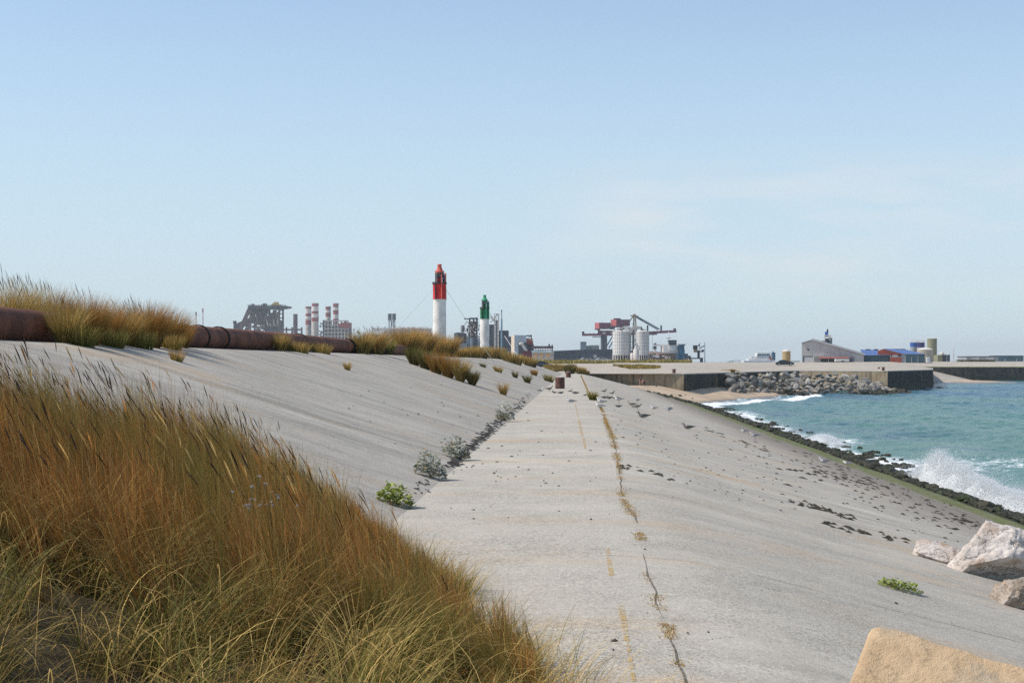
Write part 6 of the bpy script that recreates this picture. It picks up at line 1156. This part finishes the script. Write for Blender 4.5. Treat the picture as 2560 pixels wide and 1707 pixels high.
def gull_proto(kind, sit, up):
    key = (kind, sit, up)
    if key in GP: return GP[key]
    mb, mm, mt, mh = {'adult': (M_gw, M_gg, M_gw, M_gw), 'young': (M_gjl, M_gj, M_gb, M_gjl), 'dark': (M_gj, M_gj, M_gb, M_gj)}[kind]
    o = bpy.data.objects.new('seagull', None); ORG['seagull'] = Vector((0, 0, 0)); ORG[o.name] = Vector((0, 0, 0)); b, tipp, base = bird_body(sit, up, mb, mm, mt, mh)
    bo = b.build('body', o); me = bo.data; bm = bmesh.new(); bm.from_mesh(me); bmesh.ops.remove_doubles(bm, verts=bm.verts, dist=.0005); bmesh.ops.recalc_face_normals(bm, faces=bm.faces); bm.to_mesh(me); bm.free()
    for s in (-1, 1):
        b = B(); pr = [(.11, .115, .088), (.02, .14, .094), (-.12, .12, .08), (-.25, .085, .045), (-.36, .065, .02)]; lo = [(.10, .05, .094), (.0, .035, .104), (-.12, .045, .088), (-.25, .062, .05), (-.37, .058, .018)]
        vs = [(x, s * (y + .004), base + z) for x, z, y in pr] + [(x, s * (y + .004), base + z) for x, z, y in lo]; b.add(vs, [(i, i + 1, 6 + i, 5 + i) for i in range(3)], mm, True); b.add(vs, [(3, 4, 9, 8)], M_gb if kind != 'young' else M_gj, True); w_ = b.build('wing', o)
        if not sit: b = B(); b.beam((.0, s * .035, 0), (.015, s * .035, base), .012, M_gl, 5); b.beam((-.01, s * .035, .006), (.05, s * .04, .006), .014, M_gl); b.build('leg', o)
    b = B(); x, z = tipp[0] - .01, base + tipp[1]; b.lathe(0, 0, [(0, .012), (.035, .010), (.055, .003)], M_gbk if kind == 'adult' else M_gb, 8); b.v = [(x + p[2], p[1], z + p[0] - p[2] * .25) for p in b.v]; b.build('bill', o)
    b = B()
    for s in (-1, 1): e = Vector((tipp[0] - .045, s * .034, base + tipp[1] + .008)); b.beam(e - Vector((0, s * .004, 0)), e + Vector((0, s * .004, 0)), .012, M_gb, 6)
    b.build('eyes', o); GP[key] = o; return o
GU = [(1351, 979, 'adult', 1, 0, 1, 1.0, 'white breasted gull resting at the slope foot, leftmost of the flock'), (1373, 979, 'young', 0, 0, 1, 1.0, 'mottled gull standing just left of the nearer bollard'), (1386, 983, 'dark', 1, 0, -1, .8, 'small dark bird below the nearer bollard, on its left'), (1402, 984, 'dark', 1, 1, 1, .95, 'dark gull resting directly below the nearer bollard'),
      (1425, 979, 'dark', 1, 0, 1, .7, 'small dark bird to the right of the nearer bollard'), (1438, 985, 'young', 1, 1, -1, 1.0, 'grey brown gull resting right of the nearer bollard'), (1463, 989, 'dark', 1, 1, 1, .6, 'small dark bird left of the bright green tuft'), (1427, 1007, 'adult', 1, 0, -1, 1.05, 'grey gull lying alone on the path left of the crack'),
      (1511, 983, 'dark', 0, 0, 1, .95, 'dark gull standing at the top of the flock, on the left'), (1531, 988, 'dark', 0, 0, 1, .95, 'dark gull standing upright at the top of the flock, on the right'), (1512, 996, 'young', 1, 1, 1, .9, 'brown gull crouching beside the bright green tuft'), (1524, 1001, 'dark', 0, 1, -1, 1.0, 'blackish gull with lowered head in the middle of the flock'),
      (1540, 998, 'young', 1, 1, -1, 1.0, 'grey brown gull lying right of the blackish one'), (1548, 1008, 'adult', 0, 0, -1, 1.15, 'large grey backed gull standing in the middle of the flock'), (1504, 1008, 'adult', 1, 0, -1, 1.05, 'grey gull lying under the bright green tuft'), (1547, 1018, 'dark', 1, 1, -1, .85, 'dark gull preening below the large grey backed one'),
      (1500, 1019, 'adult', 1, 0, -1, 1.0, 'pale gull lying across the crack'), (1594, 1006, 'adult', 0, 0, -1, .9, 'white gull standing apart, upper right of the flock'), (1581, 1019, 'young', 0, 0, -1, 1.0, 'grey brown gull standing on two pale legs right of the flock'), (1594, 1024, 'young', 0, 1, 1, 1.0, 'mottled gull with tucked head right of the two legged one'),
      (1610, 1045, 'young', 1, 0, -1, 1.2, 'dark backed gull lying lowest of the flock on the sea slope'), (1636, 1023, 'adult', 1, 0, -1, 1.0, 'pale grey gull lying on the sea slope between two groups'), (1673, 1031, 'adult', 0, 0, -1, 1.0, 'white gull standing on the sea slope in front of another one'), (1677, 1022, 'adult', 1, 0, 1, .95, 'pale gull lying behind the standing white one on the sea slope'),
      (1722, 1073, 'young', 1, 0, -1, 1.15, 'grey gull lying alone below the others on the sea slope'), (1862, 1080, 'adult', 1, 1, -1, .9, 'pale gull resting low on the slope just above the green algae'), (1888, 1098, 'adult', 0, 0, -1, 1.05, 'white necked gull standing near the green algae'), (2062, 1157, 'adult', 1, 0, -1, 1.0, 'gull lying on the edge of the green algae strip'), (2121, 1167, 'adult', 0, 1, -1, 1.0, 'white gull standing on the green algae near the surf')]
used = {}
for px, py, kd, sit, up_, face, sc, lab in GU:
    key = (kd, bool(sit), not up_); pr = gull_proto(*key); x, y, z = G(px, py)
    o = bpy.data.objects.new('seagull', None); COL.objects.link(o); o.location = (x, y, z - (.10 * .55 * sc if sit else 0) + .0); o.scale = (sc * (.82 if kd == 'dark' else .95),) * 3; o.rotation_euler = (0, .1 * (1 if face < 0 else -1) * (1 if x > 2 else 0), (0 if face > 0 else math.pi) + rnd.uniform(-.45, .45)); tag(o, lab, 'gull', 'gulls resting on the dyke')
    for ch in pr.children:
        c = ch if key not in used else ch.copy()
        if c is not ch: COL.objects.link(c)
        c_par = o; c.parent = o
    if key not in used: used[key] = o; GP[key] = o
# ------------------------------------------------------------------ two walkers on the sand
def person(px, d, label, pose, tops, legs, skin_c, hair_c, yaw):
    x = X_(px, d); z = zbeach(x, d); z = max(z, float(np.interp(x, PX, PZ))) + .02; o = thing('person', label, 'person', (x, d, z), 'two walkers by the quay wall')
    J = pose; me = bpy.data.meshes.new('body'); names = list(J); idx = {n: i for i, n in enumerate(names)}
    E = [('pelvis', 'waist'), ('waist', 'chest'), ('chest', 'neck'), ('neck', 'head'), ('head', 'crown')]
    for s in 'LR': E += [('chest', 'sh' + s), ('sh' + s, 'el' + s), ('el' + s, 'wr' + s), ('wr' + s, 'pa' + s), ('pelvis', 'hip' + s), ('hip' + s, 'kn' + s), ('kn' + s, 'an' + s), ('an' + s, 'to' + s)]
    for s in 'LR':
        for k in range(5):
            p = Vector(J['pa' + s][:3]); w = Vector(J['wr' + s][:3]); dv = (p - w).normalized(); sd = Vector((dv.z, 0, -dv.x)) if abs(dv.y) > .9 else dv.cross(Vector((0, 1, 0))).normalized(); nm = 'f%s%d' % (s, k)
            J[nm] = tuple((w if k == 4 else p) + dv * (.05 if k == 4 else (.075, .085, .08, .062)[k]) + sd * (.055 if k == 4 else (k - 1.5) * .021)) + (.008,); names.append(nm); idx[nm] = len(names) - 1; E.append((('wr' if k == 4 else 'pa') + s, nm))
    R = Matrix.Rotation(yaw, 3, 'Z'); co = [R @ Vector(J[n][:3]) for n in names]
    me.from_pydata(co, [(idx[a], idx[c]) for a, c in E], []); ob = bpy.data.objects.new('body', me); COL.objects.link(ob); sk = ob.modifiers.new('skin', 'SKIN'); sk.use_smooth_shade = True
    for i, n in enumerate(names): me.skin_vertices[0].data[i].radius = (J[n][3], J[n][3] * (.8 if n in ('chest', 'waist', 'pelvis') else 1)); me.skin_vertices[0].data[i].use_root = (n == 'pelvis')
    ss_ = ob.modifiers.new('sub', 'SUBSURF'); ss_.levels = 1; ss_.render_levels = 1
    dg = bpy.context.evaluated_depsgraph_get(); m2 = bpy.data.meshes.new_from_object(ob.evaluated_get(dg)); bpy.data.objects.remove(ob); m2.name = 'body'
    mats_ = [mat('skin %s' % skin_c[0], skin_c[1:], .6, .05, 10), mat('top ' + tops[0], tops[1:], .9, .1, 8), mat('legs ' + legs[0], legs[1:], .9, .1, 8)]
    m2.materials.clear(); [m2.materials.append(m) for m in mats_]; ref = [(R @ Vector(J[n][:3]), n) for n in names]
    for p in m2.polygons:
        n = min(ref, key=lambda q: (q[0] - p.center).length)[1]; p.use_smooth = True
        p.material_index = 1 if n in ('chest', 'waist', 'shL', 'shR') else 2 if n in ('pelvis', 'hipL', 'hipR') else (2 if n[:2] == 'kn' and legs[4] else 0)
    link_mesh('body', m2, o); hd = R @ Vector(J['head'][:3]); cr = R @ Vector(J['crown'][:3]); up = (cr - hd).normalized(); b = B(); b.lathe(0, 0, [(-.03, .108), (.05, .112), (.10, .085), (.125, .03)], mat('hair ' + hair_c[0], hair_c[1:], .9, .1), 16)
    q = Vector((0, 0, 1)).rotation_difference(up); b.v = [tuple(q @ Vector(p) + hd + up * .03 - (R @ Vector((0, -.02, 0))) + Vector((x, d, z))) for p in b.v]; b.build('hair', o); return o
stand = dict(pelvis=(0, 0, .92, .13), waist=(0, -.02, 1.08, .12), chest=(0, -.05, 1.32, .14), neck=(0, -.07, 1.48, .05), head=(0, -.11, 1.58, .085), crown=(0, -.12, 1.68, .075), shL=(.19, -.05, 1.38, .06), elL=(.25, -.08, 1.12, .045), wrL=(.24, -.18, .90, .032), paL=(.24, -.21, .83, .03), shR=(-.19, -.05, 1.38, .06), elR=(-.25, -.06, 1.12, .045), wrR=(-.26, -.14, .88, .032), paR=(-.26, -.16, .81, .03),
             hipL=(.09, 0, .86, .095), knL=(.11, -.02, .48, .065), anL=(.11, .02, .08, .042), toL=(.12, -.14, .04, .035), hipR=(-.09, 0, .86, .095), knR=(-.12, .04, .48, .065), anR=(-.12, .12, .09, .042), toR=(-.13, -.03, .04, .035))
bend = dict(pelvis=(0, .05, .88, .14), waist=(.10, .02, 1.02, .125), chest=(.26, -.02, 1.18, .14), neck=(.38, -.04, 1.20, .05), head=(.47, -.05, 1.17, .085), crown=(.56, -.06, 1.13, .075), shL=(.27, .15, 1.16, .06), elL=(.36, .18, .90, .045), wrL=(.42, .14, .66, .032), paL=(.43, .12, .59, .03), shR=(.25, -.21, 1.16, .06), elR=(.34, -.24, .90, .045), wrR=(.42, -.2, .66, .032), paR=(.44, -.18, .59, .03),
            hipL=(-.01, .14, .84, .1), knL=(.05, .15, .46, .066), anL=(-.04, .16, .08, .042), toL=(.10, .17, .04, .035), hipR=(-.01, -.06, .84, .1), knR=(.08, -.08, .46, .066), anR=(-.02, -.08, .08, .042), toR=(.12, -.09, .04, .035))
person(1601, 257, 'person in dark grey top and pink shorts standing at the foot of the quay wall', stand, ('charcoal', .045, .045, .05), ('pink shorts', .45, .20, .18, False), ('light', .50, .32, .25), ('dark', .03, .025, .02), .5)
person(1611, 255, 'person in coral pink top and black trousers bending down towards the sand', bend, ('coral', .62, .20, .17), ('black trousers', .025, .025, .028, True), ('tan', .48, .30, .23), ('brown', .05, .035, .025), math.pi + .4)

# ------------------------------------------------------------------ breaking waves: white water thrown up against the rocks
M_foam = Nodes('white water'); M_foam.b.inputs['Subsurface Weight'].default_value = 0; M_foam.done((.88, .90, .91), .9, .1); t_ = M_foam.new('ShaderNodeBsdfTranslucent'); t_.inputs['Color'].default_value = (.9, .92, .93, 1); x_ = M_foam.new('ShaderNodeMixShader'); x_.inputs[0].default_value = .5
M_foam.link(M_foam.b.outputs[0], x_.inputs[1]); M_foam.link(t_.outputs[0], x_.inputs[2]); M_foam.link(x_.outputs[0], M_foam.out.inputs['Surface']); M_foam = M_foam.m
def splash(name, label, y0, y1, hfun, xfun, n, seed, s0=1.0):
    """white water: a thick core of small drops that thins and scatters upward in jets"""
    rr = np.random.default_rng(seed); oc = np.array([(1, 0, 0), (-1, 0, 0), (0, 1, 0), (0, -1, 0), (0, 0, 1), (0, 0, -1)], float); of = np.array([(0, 2, 4), (2, 1, 4), (1, 3, 4), (3, 0, 4), (2, 0, 5), (1, 2, 5), (3, 1, 5), (0, 3, 5)])
    y = rr.uniform(y0, y1, n); u = rr.beta(2.4, 1.5, n); jet = .55 + .55 * fbm(y * .35, y * 0 + 1, 3, seed) + .35 * fbm(y * 1.6, y * 0 + 4, 3, seed + 9); H = hfun(y) * jet; z = -5.05 + u * H
    th = np.interp(u, [0, .4, 1], [1.3, .8, .35]); x = xfun(y) + rr.normal(0, .5, n) * th - u * .3; y = y + rr.normal(0, .25, n) * (.4 + u)
    s = np.interp(u, [0, .35, .7, 1], [.05, .042, .028, .013]) * rr.uniform(.5, 1.4, n) * s0
    m = n // 3; y2 = rr.uniform(y0 - 1, y1 + 1, m); u2 = rr.beta(1.8, 1.4, m); z2 = -5 + u2 * hfun(np.clip(y2, y0, y1)) * 1.3; x2 = xfun(y2) + rr.normal(0, .8, m); s2 = rr.uniform(.005, .015, m) * s0
    P = np.concatenate([np.stack([x, y, z], -1), np.stack([x2, y2, z2], -1)]); sc = np.concatenate([s, s2]); k = len(P)
    v = (oc[None] * sc[:, None, None] * rr.uniform(.6, 1.5, (k, 6, 1)) + P[:, None, :]).reshape(-1, 3); f = (of[None] + (np.arange(k) * 6)[:, None, None]).reshape(-1, 3)
    ys = np.arange(y0 - .5, y1 + .5, .07); us = np.linspace(-1, 1, 40); U_, Y_ = np.meshgrid(us, ys); Hc = hfun(Y_) * (.50 + .5 * fbm(Y_ * .35, Y_ * 0 + 1, 3, seed) + .3 * fbm(Y_ * 1.6, Y_ * 0 + 4, 3, seed + 9))
    prof = np.sqrt(np.clip(1 - U_ ** 2, 0, 1)); Zc = -5.15 + Hc * .86 * prof * (.62 + .76 * fbm(Y_ * 2.2 + U_, U_ * 3.5, 4, seed + 3)); Xc = xfun(Y_) + U_ * 1.25 + .4 * (fbm(Y_ * 1.4, U_ * 2, 3, seed + 5) - .5)
    i = np.arange(U_.size).reshape(U_.shape); cf = np.stack([i[:-1, :-1], i[:-1, 1:], i[1:, 1:], i[1:, :-1]], -1).reshape(-1, 4); cf = np.concatenate([cf[:, [0, 1, 2]], cf[:, [0, 2, 3]]]) + len(v)
    v = np.concatenate([v, np.stack([Xc, Y_, Zc], -1).reshape(-1, 3)]); f = np.concatenate([f, cf])
    return tag(link_mesh(name, np_mesh(name, v, f, [M_foam], True)), label, 'spray', kind='stuff')
splash('breaking_wave', 'big white burst of spray from the wave breaking on the rocks at the right', 56, 84, lambda y: np.interp(y, [56, 60, 63.5, 67, 70, 73, 76, 80, 84], [1.5, 1.7, 1.35, 1.3, 1.6, 2.1, 2.4, 1.3, .3]), lambda y: np.interp(y, [56, 64, 72, 78, 84], [21.6, 21.0, 19.9, 19.6, 20.0]), 200000, 3, .62)
splash('small_splash', 'small plume of white spray over the rocks farther along the shore', 121, 134, lambda y: np.interp(y, [121, 125, 128, 134], [.25, .75, .8, .15]), lambda y: np.interp(y, [121, 134], [22.2, 22.6]), 22000, 4, .8)
splash('surf_line', 'low ragged line of white surf along the weedy rocks', 84, 200, lambda y: .10 + .22 * (vnoise(y * .25, y * 0, 5) > .5), lambda y: 20.6 + 1.1 * np.sin(y * .11) + .8 * (vnoise(y * .4, y * 0, 6) - .5), 26000, 6, .9)

# ------------------------------------------------------------------ sea haze
b = B(); hm = bpy.data.materials.new('haze air'); hm.use_nodes = True; hn = hm.node_tree.nodes; hn.remove(hn['Principled BSDF']); pv = hn.new('ShaderNodeVolumePrincipled'); pv.inputs['Color'].default_value = (.92, .97, 1.0, 1); pv.inputs['Density'].default_value = .00010; pv.inputs['Anisotropy'].default_value = 0.1
hm.node_tree.links.new(pv.outputs[0], hn['Material Output'].inputs['Volume'])
b.box(-6000, 6000, -400, 9600, -7.5, 118, hm); tag(b.build('haze'), kind='stuff')
